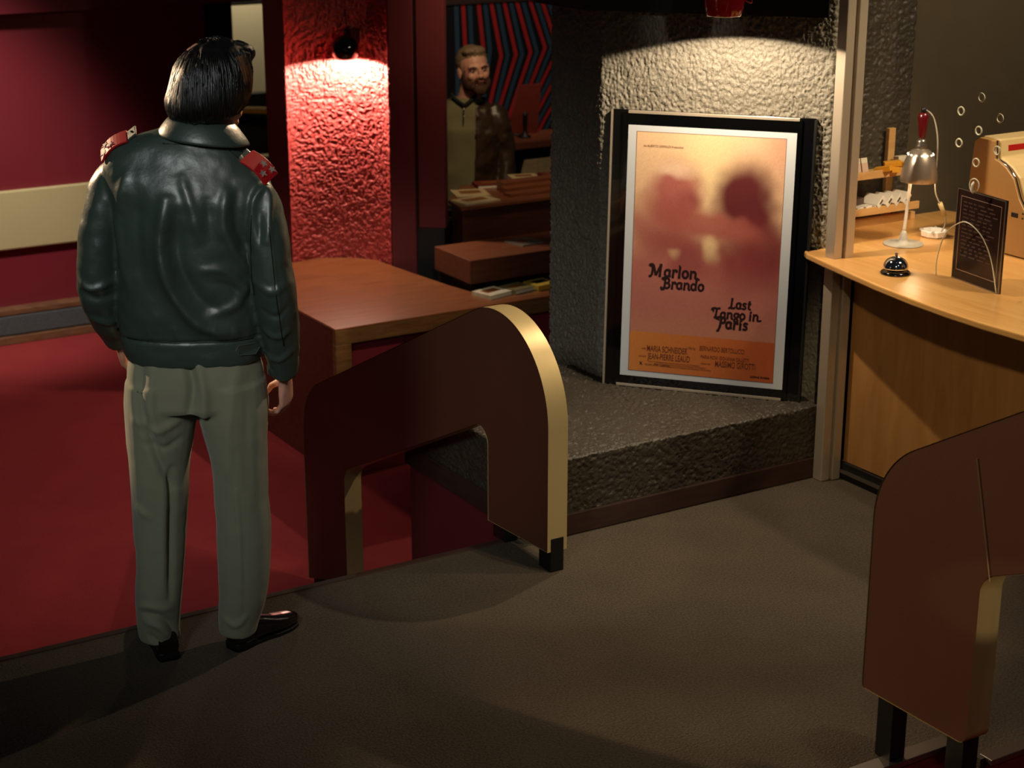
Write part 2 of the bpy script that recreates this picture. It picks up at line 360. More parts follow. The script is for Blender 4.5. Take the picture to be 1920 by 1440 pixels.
def text_mesh(name, body, size, mat, parent, loc, rot=None, shear=0.0, offset=0.0, align='LEFT', sx=1.0, ext=0.0004, spacing=1.0):
    cu = bpy.data.curves.new(name, 'FONT'); cu.body = body; cu.size = size; cu.shear = shear; cu.offset = offset; cu.extrude = ext
    cu.align_x = align; cu.space_character = spacing
    t = bpy.data.objects.new('tmp', cu); COL.objects.link(t)
    dg = bpy.context.evaluated_depsgraph_get(); dg.update()
    me = bpy.data.meshes.new_from_object(t.evaluated_get(dg)); bpy.data.objects.remove(t)
    me.transform(Matrix.Diagonal((sx, 1, 1, 1)))
    me.materials.clear(); me.materials.append(mat); me.name = name
    o = bpy.data.objects.new(name, me); COL.objects.link(o); o.parent = parent; o.location = loc
    o.rotation_euler = rot if rot else (PI/2, 0, 0)
    return o
def struct(o): o['kind'] = 'structure'; return o
def dup(root, loc=None, rz=None, label=None):
    r = root.copy(); COL.objects.link(r)
    if loc: r.location = loc
    if rz is not None: r.rotation_euler = (0, 0, rz)
    if label: r['label'] = label
    for ch in list(root.children):
        c = ch.copy(); COL.objects.link(c); c.parent = r
        for g in list(ch.children):
            d = g.copy(); COL.objects.link(d); d.parent = c
    return r

# ================================================================== SETTING
LOW = -0.80
# upper landing
struct(MB().prism([(-2.5, 2.96), (3.18, 2.96), (3.18, 2.84), (4.3, 2.84), (4.3, 4.72), (2.95, 4.72), (2.95, 4.762), (-2.5, 4.762)], -0.12, 0.0).build('floor_landing', M['landing']))
struct(MB().box(-2.5, 2.95, 4.755, 4.785, -0.05, 0.004).build('trim_1', M['dark_trim'], bev=0.004))
struct(MB().box(-2.5, 2.95, 4.762, 4.78, -0.16, -0.05).build('trim_2', M['red_carpet']))
# lower floor and the hidden stairs down to it
struct(MB().box(-3.5, 9.0, 5.9, 13.0, LOW-0.1, LOW).build('floor_lower', M['red_carpet']))
st = MB()
for k in range(4):
    st.box(-2.5, 2.94, 4.78+0.30*k, 4.78+0.30*(k+1), -0.16*(k+2), -0.16*(k+1))
struct(st.build('floor_steps', M['red_carpet'], bev=0.01))
struct(MB().box(2.95, 3.0, 4.785, 5.62, LOW, -0.003).build('wall_stairwell', M['dark_red_wall']))
# near edge: red riser under a metal nosing
struct(MB().box(-2.5, 3.175, 2.94, 2.96, -0.16, -0.012).build('trim_3', M['red_carpet']))
struct(MB().box(3.20, 4.3, 2.82, 2.84, -0.16, -0.012).build('trim_4', M['red_carpet']))
nm = MB().box(-2.5, 3.182, 2.935, 2.985, -0.014, 0.004); struct(nm.build('trim_5', M['steel'], bev=0.002))
nm = MB().box(3.195, 4.3, 2.815, 2.86, -0.014, 0.004); struct(nm.build('trim_6', M['steel'], bev=0.002))
struct(MB().box(-2.5, 4.3, 0.5, 2.94, -0.5, -0.32).build('floor_near', M['red_carpet']))
# back wall with its padded cream band, grey plinth and soffit
YB = 10.914
struct(MB().box(0.5, 4.275, YB, YB+0.1, LOW, 1.28).build('wall_back', M['red_wall']))
struct(MB().box(0.5, 4.6, YB-0.12, YB+0.1, 1.28, 2.2).build('wall_soffit', M['red_wall']))
struct(MB().box(0.5, 4.27, YB-0.04, YB, -0.20, 0.177).build('trim_7', M['cream'], bev=0.01))
struct(MB().box(0.5, 4.27, YB-0.10, YB, -0.745, -0.615).build('trim_8', M['grey_carpet'], bev=0.01))
struct(MB().box(0.5, 4.27, YB-0.10, YB, -0.612, -0.575).build('trim_9', M['trim_wood'], bev=0.004))
struct(MB().box(0.5, 4.27, YB-0.12, YB, -0.8, -0.748).build('trim_10', M['trim_wood'], bev=0.004))
struct(MB().box(4.275, 4.44, YB-0.06, YB+0.1, LOW, 2.2).build('trim_11', M['black']))
struct(MB().box(4.5, 6.6, 12.35, 12.45, LOW, 1.12).build('wall_corridor', M['corridor_wall']))
struct(MB().box(4.5, 6.6, 12.33, 12.45, 1.12, 2.2).build('wall_corridor_top', M['black']))

# ---- red pillar with curved stucco niche
NA = Vector((3.935, 8.885, 0)); ND = Vector((0.47, -0.385, 0)).normalized(); NN = Vector((-ND.y, ND.x, 0))  # NN points away
if NN.dot(HD) < 0: NN = -NN
W_ = 0.575
def nichept(t, d=0): v = NA + ND*t + NN*d; return (v.x, v.y)
# concave surface
nx, nz = 170, 560; vs = []; fs = []
for j in range(nz+1):
    for i in range(nx+1):
        t = i/nx; x = t*W_; d = 0.17*(1-(2*t-1)**2)**0.75
        v = NA + ND*x + NN*d; vs.append((v.x, v.y, -0.02+2.2*j/nz))
P = np.array(vs); h = stucco_h(P, 52.0)
nd = np.array([-NN.x, -NN.y, 0]); P = P + nd[None, :]*(h*0.017)[:, None]
for j in range(nz):
    for i in range(nx): a = j*(nx+1)+i; fs.append((a, a+1, a+nx+2, a+nx+1))
struct(mesh('wall_niche', P, fs, M['red_stucco'], smooth=True))
# frame left of the niche, right of it, and the flat panel beside
struct(MB().prism([nichept(-0.120), nichept(0.0), nichept(0.0, 0.3), nichept(-0.120, 0.3)], LOW, 2.3).build('wall_pillar_left', M['dark_red_wall'], bev=0.008))
struct(MB().prism([nichept(W_), nichept(W_+0.145), nichept(W_+0.145, 0.3), nichept(W_, 0.3)], LOW, 2.3).build('wall_pillar_right', M['dark_red_wall'], bev=0.008))
struct(MB().prism([nichept(W_+0.155, 0.02), nichept(W_+0.31, 0.02), nichept(W_+0.31, 0.1), nichept(W_+0.155, 0.1)], 0.22, 2.3).build('wall_pillar_panel', M['dark_red_wall'], bev=0.004))
struct(MB().prism([nichept(W_+0.12, 0.03), nichept(W_+0.30, 0.03), nichept(W_+0.30, 0.3), nichept(W_+0.12, 0.3)], LOW, 0.22).build('trim_12', M['black']))
struct(MB().prism([nichept(0.0, 0.2), nichept(W_, 0.2), nichept(W_, 0.3), nichept(0, 0.3)], LOW, 2.3).build('wall_pillar_back', M['dark_red_wall']))

# ---- dark textured column with diagonal lit face
colm = MB().prism([(3.700, 5.79), (3.700, 5.435), (4.262, 4.785), (4.285, 4.785), (4.285, 5.16), (4.1, 5.8)], 0.2, 2.25)
struct(MB().prism([(3.690, 5.432), (4.24, 4.796), (4.20, 4.756), (3.62, 5.432), (3.62, 5.79), (3.69, 5.79)], 1.715, 1.95).build('trim_15', M['black']))
struct(stucco_solid('wall_column', colm, M['stucco'], 0.005, 0.0125, 100.0))
# low textured plinth the poster stands on
pl = MB().prism([(2.95, 4.70), (4.205, 4.70), (4.225, 4.80), (3.80, 5.55), (3.66, 5.64), (2.95, 5.64)], 0.07, 0.283)
struct(stucco_solid('floor_plinth', pl, M['black_stucco'], 0.005, 0.010, 105.0))
struct(MB().prism([(2.935, 4.688), (4.22, 4.688), (4.22, 4.75), (2.985, 4.75), (2.985, 5.64), (2.935, 5.64)], 0.001, 0.082).build('trim_13', M['dark_trim'], bev=0.004))
# booth back wall
bw = MB().box(4.27, 4.93, 5.07, 5.2, 0.0, 2.25)
struct(stucco_solid('wall_booth_left', bw, M['black_stucco'], 0.006, 0.012, 95.0))  # stucco darkened here in place of weaker light
struct(MB().box(4.93, 7.0, 5.09, 5.2, 0.0, 2.3).build('wall_booth_back', M['booth_wall']))
struct(MB().box(4.3, 7.0, 2.0, 5.09, -0.12, -0.001).build('floor_booth', M['dark_trim']))

# ---- ticket booth front: post, glass, panel
struct(MB().box(4.182, 4.222, 4.635, 4.684, 0.0, 2.3).box(4.228, 4.268, 4.625, 4.68, 0.0, 2.3).box(4.19, 4.262, 4.645, 4.675, 0, 2.3).build('trim_14', M['alu'], bev=0.004))
gm = Matrix(((0, 0, 1, 4.306), (1, 0, 0, 0), (0, 1, 0, 0), (0, 0, 0, 1)))  # local x->Y, y->Z, z->X
def circ(cx, cy, r, n=24, ry=None): return [(cx+r*math.cos(2*PI*k/n), cy+(ry or r)*math.sin(2*PI*k/n)) for k in range(n)]
holes = [(4.102, 1.508), (4.188, 1.452), (4.014, 1.451), (4.102, 1.398), (4.186, 1.345), (4.102, 1.291), (4.014, 1.345)]
arch = catmull([(4.245, 0.872, 0), (4.247, 0.93, 0), (4.22, 1.02, 0), (4.165, 1.07, 0), (4.116, 1.083, 0), (4.05, 1.05, 0), (4.0, 0.98, 0), (3.965, 0.872, 0)], 6)
outer = [(4.72, 0.872)] + [(p.x, p.y) for p in arch] + [(2.0, 0.872), (2.0, 2.3), (4.72, 2.3)]
gl = curve_shape('window_1', [outer] + [circ(y, z, 0.012) for y, z in holes], 0.008, M['glass'], mtx=gm)
struct(gl)
rings = []
for y, z in holes:
    rg = MB().tube([(4.306, y+0.0135*math.cos(t), z+0.0135*math.sin(t)) for t in np.linspace(0, 2*PI, 25)], 0.0028, 6, cap=False)
    rings.append(rg.build('hole_rim', M['glass_edge'], gl, smooth=True))
MB().tube([(4.306, p.x, p.y) for p in arch], 0.0022, 6).build('arch_rim', M['glass_edge'], gl, smooth=True)

# ================================================================== HANDRAIL PANELS (brown faces, gold edge)
def rail_outline(pts): return [(p[0], p[1]) for p in pts]
rm = lambda X: Matrix(((0, 0, 1, X), (1, 0, 0, 0), (0, 1, 0, 0), (0, 0, 0, 1)))
def handrail(name, outline, X, thick, feet, label, nbreak=None):
    t = empty(name, (X, outline[0][0], 0.0), 0, label, 'handrail', 'brown stair handrail panels with gold edges')
    oy = outline[0][0]
    loc = [(y-oy, z) for y, z in outline]
    curve_shape('panel', [loc], thick-0.004, M['laminate'], t, 0.0, mtx=rm(0))
    # gold edge band all the way round, slightly proud of the faces' edge
    vs = []; fs = []; n = len(loc); th = thick/2
    # offset outline outward by 1.5 mm
    out = []
    for i in range(n):
        a = Vector(loc[i-1]); b = Vector(loc[i]); c = Vector(loc[(i+1) % n])
        d = ((b-a).normalized() + (c-b).normalized()).normalized(); nn = Vector((d.y, -d.x)); out.append(b + nn*0.002*SGN)
    for p in out: vs += [(-th, p[0], p[1]), (th, p[0], p[1])]
    for i in range(n): j = (i+1) % n; fs.append((2*i, 2*j, 2*j+1, 2*i+1))
    mesh('edge_band', vs, fs, M['brass'], t, smooth=True).data.set_sharp_from_angle(angle=0.6)
    for (y0, y1, z0, z1) in feet:
        MB().box(-0.026, 0.026, y0-oy, y1-oy, z0, z1).build('foot', M['black'], t, bev=0.003)
    return t
def rnd(corner_pts, per=8):
    """polyline with (y,z,r) rounded corners"""
    out = []; n = len(corner_pts)
    for i in range(n):
        y, z, r = corner_pts[i]; p = Vector((y, z)); a = Vector(corner_pts[i-1][:2]); c = Vector(corner_pts[(i+1) % n][:2])
        if r <= 0: out.append((y, z)); continue
        d1 = (a-p).normalized(); d2 = (c-p).normalized(); ang = d1.angle(d2); tl = r/math.tan(ang/2)
        s0 = p+d1*tl; s1 = p+d2*tl; cen = p+(d1+d2).normalized()*(r/math.sin(ang/2))
        a0 = math.atan2(s0.y-cen.y, s0.x-cen.x); a1 = math.atan2(s1.y-cen.y, s1.x-cen.x); da = (a1-a0+PI) % (2*PI)-PI
        for k in range(per+1): aa = a0+da*k/per; out.append((cen.x+r*math.cos(aa), cen.y+r*math.sin(aa)))
    return out
SGN = 1
o1 = rnd([(4.458, 0.075, 0), (4.458, 1.02, 0.33), (6.385, 0.10, 0.28), (6.385, -0.752, 0), (6.0, -0.62, 0), (6.0, -0.13, 0.09), (4.843, 0.425, 0.06), (4.843, 0.057, 0)], 28)
def area(p): return sum(p[i-1][0]*p[i][1]-p[i][0]*p[i-1][1] for i in range(len(p)))
SGN = 1 if area(o1) > 0 else -1
handrail('handrail', o1, 2.882, 0.076, [(4.75, 4.83, 0.0, 0.1), (4.455, 4.53, 0.0, 0.12), (6.3, 6.36, -0.8, -0.70), (6.03, 6.09, -0.8, -0.6)], 'brown panel handrail with gold edge in the middle, running down to the red carpet')
o2 = rnd([(3.055, 0.178, 0), (3.055, 1.02, 0.34), (1.7, 1.68, 0.3), (1.7, 0.9, 0), (2.10, 0.9, 0), (2.62, 0.665, 0), (2.685, 0.625, 0.06), (2.685, 0.185, 0.03)], 28)
o2 = rnd([(3.06, 0.18, 0.01), (3.06, 0.81, 0.26), (1.8, 1.56, 0.25), (1.8, 0.5, 0), (2.2, 0.5, 0), (2.2, 0.86, 0.1), (2.685, 0.64, 0.07), (2.685, 0.185, 0.03)], 28)
SGN = 1 if area(o2) > 0 else -1
h2 = handrail('handrail', o2, 2.986, 0.076, [(2.95, 3.01, 0.0, 0.22), (2.70, 2.76, -0.32, 0.2), (1.9, 1.96, -0.32, 0.52)], 'large brown panel handrail with gold inner edge at the right front corner')
MB().tube([(-0.0385, 2.74-3.06, 0.93), (-0.0385, 2.665-3.06, 0.64)], 0.0012, 4).build('joint_line', M['brass'], h2)

# ================================================================== DESK (wooden table behind the rail)
TB = -0.085
poly = [(3.527, 7.49), (5.15, 7.49), (5.15, 7.79), (4.47, 7.79), (4.44, 7.95), (4.40, 8.30), (4.38, 8.52)]
poly += [nichept(W_-0.02, 0.02), nichept(W_*0.8, 0.12), nichept(W_*0.6, 0.15), nichept(W_*0.4, 0.15), nichept(W_*0.2, 0.12), nichept(0.01, -0.002), nichept(-0.12, -0.006), (3.527, 9.0)]
desk = empty('wooden_desk', (3.53, 7.49, LOW), 0, 'orange-brown wooden desk with red front panel behind the middle handrail', 'desk')
def kid(o, root):
    o.parent = root; o.matrix_parent_inverse = Matrix.Translation(-root.location); return o
kid(MB().prism(poly, -0.012, 0.0).build('desk_top', M['table_wood'], bev=0.003), desk)
kid(MB().box(3.53, 5.15, 7.49, 7.53, TB, -0.012).build('front_apron', M['table_edge'], bev=0.003), desk)
kid(MB().box(3.53, 3.60, 7.532, 8.98, LOW+0.005, -0.012).build('side_panel', M['dark_wood'], bev=0.003), desk)
kid(MB().box(3.528, 3.615, 7.488, 7.532, LOW+0.005, TB).build('leg', M['table_edge'], bev=0.003), desk)
kid(MB().box(3.60, 5.13, 7.535, 7.575, LOW+0.005, -0.012).build('front_panel', M['red_wall']), desk)

# display box on the desk
dbx = empty('display_box', (4.48, 7.80, 0), 0, 'dark wooden display box on a black plinth behind the desk', 'box')
kid(MB().box(4.50, 5.3, 7.83, 8.2, LOW+0.01, 0.035).build('plinth', M['black']), dbx)
kid(MB().box(4.475, 5.3, 7.795, 8.19, 0.035, 0.16).build('body', M['dark_wood'], bev=0.003), dbx)
kid(MB().box(4.475, 5.3, 7.795, 8.19, 0.16, 0.165).build('lid', M['red_wood'], bev=0.002), dbx)

def book(name, x, y, z, wx, dy, h, rz, cover, pages, label, group=None, cat='book'):
    t = empty(name, (x, y, z), rz, label, cat, group)
    MB().box(-wx/2+0.002, wx/2-0.002, -dy/2+0.002, dy/2-0.002, 0.002, h-0.002).build('pages', pages, t)
    c = MB().box(-wx/2, wx/2, -dy/2, dy/2, 0, 0.002).box(-wx/2, wx/2, -dy/2, dy/2, h-0.002, h).box(-wx/2, -wx/2+0.002, -dy/2, dy/2, 0.002, h-0.002)
    c.build('cover', cover, t)
    MB().box(-wx*0.3, wx*0.32, -dy*0.12, dy*0.3, h, h+0.0006).build('cover_print', M['table_wood'] if pages is not M['yellow_card'] else M['black'], t)
    return t
cv = {k: simple('cover_'+k, c, 0.5, noise=0.35, nscale=35) for k, c in dict(white=(215, 205, 180), olive=(120, 110, 70), yellow=(200, 165, 60), red=(110, 40, 26), grey=(110, 104, 90), pale=(190, 170, 130), teal=(70, 90, 90)).items()}
book('paperback_book', 4.535, 7.67, 0.0, 0.16, 0.14, 0.02, 0.25, cv['white'], M['white_card'], 'white paperback lying leftmost in the row on the desk edge', 'paperbacks lying on the desk edge')
book('paperback_book', 4.695, 7.68, 0.0, 0.14, 0.13, 0.022, 0.2, cv['olive'], M['white_card'], 'olive paperback lying between the white and the yellow one on the desk', 'paperbacks lying on the desk edge')
book('paperback_book', 4.845, 7.68, 0.0, 0.14, 0.13, 0.026, 0.15, cv['yellow'], M['yellow_card'], 'yellow paperback lying rightmost in the row on the desk edge', 'paperbacks lying on the desk edge')
book('magazine', 4.95, 8.02, 0.165, 0.16, 0.15, 0.006, 0.2, cv['grey'], M['white_card'], 'grey magazine lying on the dark wooden display box', cat='magazine')

# ================================================================== BACKGROUND BOOKSHOP COUNTER
CZ = 0.34
ctr = empty('shop_counter', (4.6, 8.3, LOW), 0, 'long dark wooden shop counter holding books in front of the bearded man', 'counter')
kid(MB().prism([(4.72, 8.30), (6.2, 8.30), (6.2, 8.80), (5.0, 8.80), (4.76, 8.5)], LOW+0.005, CZ-0.02).build('body', M['dark_wood'], bev=0.003), ctr)
kid(MB().prism([(4.70, 8.28), (6.2, 8.28), (6.2, 8.82), (5.0, 8.82), (4.74, 8.5)], CZ-0.02, CZ).build('counter_top', M['red_wood'], bev=0.003), ctr)
tr = empty('stepped_book_rack', (5.2, 8.4, CZ), 0, 'stepped orange-brown wooden rack on the dark counter', 'rack')
for k in range(3):
    kid(MB().box(5.08+0.025*k, 6.1, 8.38+0.08*k, 8.46+0.08*k, CZ, CZ+0.018+0.018*k).build('step_board', M['red_wood'], bev=0.002), tr)
kid(MB().box(5.58, 5.595, 8.62, 8.635, CZ+0.04, 0.62).build('rod', M['red_wood']), tr)
book('magazine', 4.94, 8.60, CZ, 0.20, 0.2, 0.006, -0.3, cv['pale'], M['white_card'], 'pale open magazine at the left end of the dark counter', cat='magazine')
book('magazine', 4.86, 8.40, CZ, 0.24, 0.16, 0.008, 0.1, cv['pale'], M['white_card'], 'long pale magazine along the front of the dark counter', cat='magazine')
book('hardback_book', 5.17, 8.73, CZ, 0.22, 0.14, 0.02, -0.25, cv['red'], M['white_card'], 'red-brown book lying on the counter before the bearded man', cat='book')
book('hardback_book', 5.39, 8.74, CZ+0.001, 0.17, 0.13, 0.035, -0.3, cv['pale'], M['white_card'], 'cream book lying on the counter beside the red-brown one', cat='book')
book('hardback_book', 5.62, 8.73, CZ, 0.2, 0.13, 0.03, -0.2, cv['red'], M['white_card'], 'dark red book at the right end of the counter by the column', cat='book')
# far side table with black figure and leaning panel
ft = empty('side_table', (6.4, 10.7, LOW), 0, 'orange wooden side table under the striped wall', 'table')
kid(MB().box(6.20, 7.3, 10.60, 11.0, 0.15, 0.20).build('table_top', M['red_wood'], bev=0.003), ft)
kid(MB().box(6.28, 7.2, 10.68, 10.95, LOW+0.005, 0.15).build('base', M['black']), ft)
fg = empty('black_telephone', (6.66, 10.78, 0.2), 0, 'small black stand figure on the orange side table', 'figurine')
MB().lathe([(0.045, 0), (0.045, 0.012), (0.02, 0.02), (0.014, 0.06), (0.02, 0.1), (0.017, 0.15), (0.022, 0.17), (0.0, 0.19)], 16).build('post', M['black'], fg, smooth=True)
MB().tube([(-0.09, 0, 0.03), (-0.05, 0, 0.015), (0.0, 0, 0.03)], [0.008, 0.012, 0.01], 8).build('arm', M['black'], fg, smooth=True)
fg.name = 'black_figurine'
bp = MB().prism([(-0.12, 0), (0.05, 0), (0.13, 0.0), (0.16, 0.36), (-0.03, 0.36)], 0, 0.02, Matrix.Rotation(PI/2, 4, 'X')).build('panel', cv['red'])
bp.location = (6.72, 10.93, 0.2); tag(bp, 'brown board standing upright behind the black figurine', 'board'); bp.name = 'brown_board'
cr_ = MB().prism([(-0.05, -0.14), (0.35, -0.14), (0.35, 0.02), (-0.0, 0.02)], 0, 0.03, Matrix.Rotation(PI/2, 4, 'X')).build('cream_booklet', cv['pale'])
cr_.location = (6.52, 10.56, 0.06)
tag(cr_, 'pale booklet hanging at the front of the orange side table', 'booklet')
# striped hanging
YC = 12.5
def px(u, v):
    d = FW*F_PX + RT*(u-960) + RT.cross(FW)*(720-v)
    return CAM + d*((YC-CAM.y)/d.y)
tp = empty('striped_wall_hanging', (7.0, YC, 0), 0, 'black hanging with red and blue zigzag stripes behind the bearded man', 'wall hanging')
kid(MB().box(6.6, 8.6, YC, YC+0.02, LOW+0.01, 1.0).build('backing', M['black']), tp)
kid(MB().box(6.6, 8.6, YC-0.03, YC+0.02, 1.0, 1.1).build('rail', M['dark_trim']), tp)
M['st_red'] = simple('stripe_red', (170, 26, 30), 0.8); M['st_blue'] = simple('stripe_blue', (34, 66, 84), 0.8)
zig = [[(7.125, 1.0), (7.141, 0.66), (7.12, -0.4)], [(7.27, 1.0), (7.315, 0.62), (7.16, -0.4)], [(7.39, 1.0), (7.486, 0.557), (7.393, 0.237), (7.24, -0.4)],
       [(7.515, 1.0), (7.629, 0.561), (7.436, 0.047), (7.30, -0.35)], [(7.635, 1.0), (7.774, 0.571), (7.556, 0.037), (7.42, -0.3)],
       [(7.765, 1.0), (7.918, 0.599), (7.627, 0.0), (7.5, -0.28)], [(7.88, 1.0), (8.05, 0.58), (7.70, 0.0), (7.6, -0.2)],
       [(8.0, 1.0), (8.19, 0.6), (7.79, -0.02), (7.7, -0.2)], [(8.13, 1.0), (8.33, 0.6), (7.9, -0.03), (7.8, -0.2)]]
def stripe(pts, wd, off, mat, nm):
    vs = []; fs = []
    for (x, z) in pts: vs += [(x+off-wd/2, YC-0.004, z), (x+off+wd/2, YC-0.004, z)]
    for i in range(len(pts)-1): fs.append((2*i, 2*i+1, 2*i+3, 2*i+2))
    kid(mesh(nm, vs, fs, mat), tp)
for zp in zig:
    stripe(zp, 0.036, 0.0, M['st_red'], 'red_stripe')
    stripe(zp, 0.038, 0.062, M['st_blue'], 'blue_stripe')
stripe([(7.06, 1.0), (7.07, 0.6), (7.06, -0.4)], 0.04, 0, M['st_blue'], 'blue_stripe')

# corridor shelves glimpsed beside the pillar
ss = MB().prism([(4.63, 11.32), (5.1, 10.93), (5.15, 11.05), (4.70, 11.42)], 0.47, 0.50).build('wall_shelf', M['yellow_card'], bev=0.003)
tag(ss, 'yellow wooden shelf board seen past the head of the man in leather', 'shelf')
ss2 = MB().prism([(4.66, 11.32), (5.1, 11.22), (5.1, 11.32), (4.66, 11.42)], 0.14, 0.155).build('wall_shelf', M['cream'], bev=0.002)
tag(ss2, 'thin cream shelf edge beside the right shoulder of the man in leather', 'shelf')
struct(MB().box(4.6, 6.4, 11.6, 11.7, LOW, 0.55).build('wall_corridor_low', M['black']))

# ================================================================== NICHE SPOTLIGHT (black ball)
BLX, BLY = 4.208, 8.686
bl = empty('ball_spotlight', (BLX, BLY, 1.207), 0, 'black ball-shaped spotlight shining down the red niche', 'lamp')
R_ = 0.078
prof = []
for k in range(15):
    a = math.radians(205 + 0) if False else None
ang = [math.radians(x) for x in np.linspace(-46, 90, 18)]
outerp = [(max(R_*math.cos(a), 0.0005), R_*math.sin(a)) for a in ang]
innerp = [(max((R_-0.003)*math.cos(a), 0.0005), (R_-0.003)*math.sin(a)) for a in ang][::-1]
MB().lathe(innerp[::-1][::-1] + outerp, 32, cap=False).build('shade', M['black_gloss'], bl, smooth=True)
for k in (-1, 0, 1):
    v = (RT*(0.022*k) - HD*0.040 + Vector((0, 0, 0.054-0.002*abs(k))))
    MB().ball(v, 0.009, 0.009, 0.006, nu=10, nv=6).build('vent_hole', M['vent'], bl, smooth=True)
MB().ball((0, 0, 0.0), 0.022, 0.022, 0.022, nu=14, nv=8).build('bulb', M['bulb'], bl, smooth=True)
MB().tube([(0, 0, 0.07), (0.0, 0.0, 0.10), (0.05, 0.06, 0.11), (0.14, 0.20, 0.1)], 0.006, 8).build('bracket', M['black'], bl, smooth=True)
MB().prism([(-0.012, 0.0), (0.012, 0.0), (0.02, 0.1), (-0.02, 0.1)], 0.02, 0.1, Matrix.Translation((0.03, 0.02, 0.0)) @ Matrix.Rotation(-0.9, 4, 'Z')).build('hood', M['black'], bl)
wv = catmull([(0.05, 0.08, 0.12), (0.07, 0.16, 0.25), (0.03, 0.2, 0.6), (0.03, 0.2, 1.0)], 6)
MB().tube(wv, 0.003, 6).build('cable', M['black'], bl, smooth=True)
MB().tube(catmull([(0.05, 0.08, 0.11), (0.10, 0.12, 0.02), (0.15, 0.12, -0.07)], 6), 0.003, 6).build('cable', M['black'], bl, smooth=True)
lamp('niche_bulb', 'SPOT', (BLX, BLY, 1.148), (BLX+0.02, BLY+0.03, -0.5), 46, (1.0, 0.80, 0.62), spot_size=math.radians(168), spot_blend=0.10, shadow_soft_size=0.012)
# thin black line drawn in the gap beside the panel
cb = MB().tube([(*nichept(W_+0.150, 0.0), 2.2), (*nichept(W_+0.152, 0.0), 0.22)], 0.004, 6).build('wall_gap_line', M['black'])
tag(cb, 'thin black line in the gap of the dark red wall beside the niche', 'cable')

# ================================================================== RED SPOTLIGHT over the poster
rl = empty('red_spotlight', (3.73, 4.752, 1.747), 0, 'glossy red enamel lamp hanging at the top above the poster', 'lamp')
pr = [(0.058, 0.0), (0.061, 0.004), (0.068, 0.03), (0.071, 0.07), (0.066, 0.12), (0.045, 0.17), (0.02, 0.195), (0.0008, 0.2)]
pri = [(0.0008, 0.195), (0.018, 0.19), (0.042, 0.166), (0.062, 0.118), (0.067, 0.07), (0.064, 0.03), (0.056, 0.003), (0.058, 0.0)]
MB().lathe(pri+pr[1:], 36, cap=False).build('shade', M['lamp_red'], rl, smooth=True)
MB().ball((0, 0, 0.05), 0.02, 0.02, 0.02, nu=14, nv=8).build('bulb', M['bulb'], rl, smooth=True)
MB().tube(catmull([(0.0, 0, 0.19), (0.03, -0.02, 0.3), (0.02, 0, 0.5)], 6), 0.006, 8).build('stem', M['black'], rl, smooth=True)
hk = catmull([tuple(RT*0.066+Vector((0, 0, 0.075))), tuple(RT*0.088+Vector((0, 0, 0.09))), tuple(RT*0.092+Vector((0, 0, 0.045))), tuple(RT*0.066+Vector((0, 0, 0.055)))], 5)
MB().tube(hk, 0.003, 6).build('knob_wire', M['lamp_red'], rl, smooth=True)
lamp('poster_bulb', 'SPOT', (3.73, 4.752, 1.765), (3.77, 4.78, 0.3), 46, (1.0, 0.80, 0.57), spot_size=math.radians(143), spot_blend=0.06, shadow_soft_size=0.010)

# ================================================================== FRAMED POSTER
PB = Vector((3.699, 5.303, 0.287))
U3 = Vector((0.651, -0.759, 0)).normalized(); A3 = Vector((0.759, 0.651, 0)).normalized()
UP3 = (Vector((0, 0, 1)) + A3*0.060).normalized(); YA = UP3.cross(U3).normalized()
pt = empty('poster_frame', PB, 0, 'large framed film poster in black frame leaning on the textured column', 'framed poster')
pt.rotation_euler = Matrix((U3, YA, UP3)).transposed().to_euler()
MB().box(-0.052, 0.712, 0.006, 0.03, 0.0, 1.065).build('backboard', M['black_gloss'], pt, bev=0.002)
MB().box(-0.01, 0.665, -0.006, 0.006, 0.004, 1.058).build('glazing', M['blackglass'], pt, bev=0.001)
MB().box(-0.056, -0.05, -0.004, 0.034, 0.0, 1.063).build('frame_side', M['alu'], pt)
MB().box(0.708, 0.716, -0.004, 0.034, 0.0, 1.06).build('frame_side', M['black'], pt)
MB().box(0.0, 0.645, -0.010, 0.008, -0.001, 0.009).build('clip_rail', M['alu'], pt, bev=0.001)
MB().box(0.012, 0.655, -0.010, 0.008, 1.053, 1.064).build('clip_rail', M['alu'], pt, bev=0.001)
PX0, PX1, PZ0, PZ1 = 0.047, 0.612, 0.064, 0.988
MB().box(0.014, 0.648, -0.0075, -0.006, 0.042, 1.010).build('poster_sheet', M['paper'], pt)
# printed picture: soft abstract colour fields, as a colour attribute on a fine grid
gx, gz = 130, 210
vs = []; fs = []
for j in range(gz+1):
    for i in range(gx+1): vs.append((PX0+(PX1-PX0)*i/gx, -0.0080, PZ0+(PZ1-PZ0)*j/gz))
for j in range(gz):
    for i in range(gx): a = j*(gx+1)+i; fs.append((a, a+1, a+gx+2, a+gx+1))
mp_, N, Lk, p = newmat('poster_print'); at = N.new('ShaderNodeVertexColor'); at.layer_name = 'print'
Lk.new(at.outputs[0], p.inputs['Base Color']); p.inputs['Roughness'].default_value = 0.22; p.inputs['Specular IOR Level'].default_value = 0.4
pm = mesh('poster_print', vs, fs, mp_, pt)
fx = np.array([(v[0]-PX0)/(PX1-PX0) for v in vs]); fy = np.array([1-(v[2]-PZ0)/(PZ1-PZ0) for v in vs])
def sm(x, a, b): t = np.clip((x-a)/(b-a), 0, 1); return t*t*(3-2*t)
def lin(c): return np.array(S(c)[:3])
colr = np.tile(lin((226, 190, 150)), (len(vs), 1))
def mixc(c, f): 
    global colr
    f = np.clip(f, 0, 1)[:, None]; colr = colr*(1-f) + lin(c)[None, :]*f
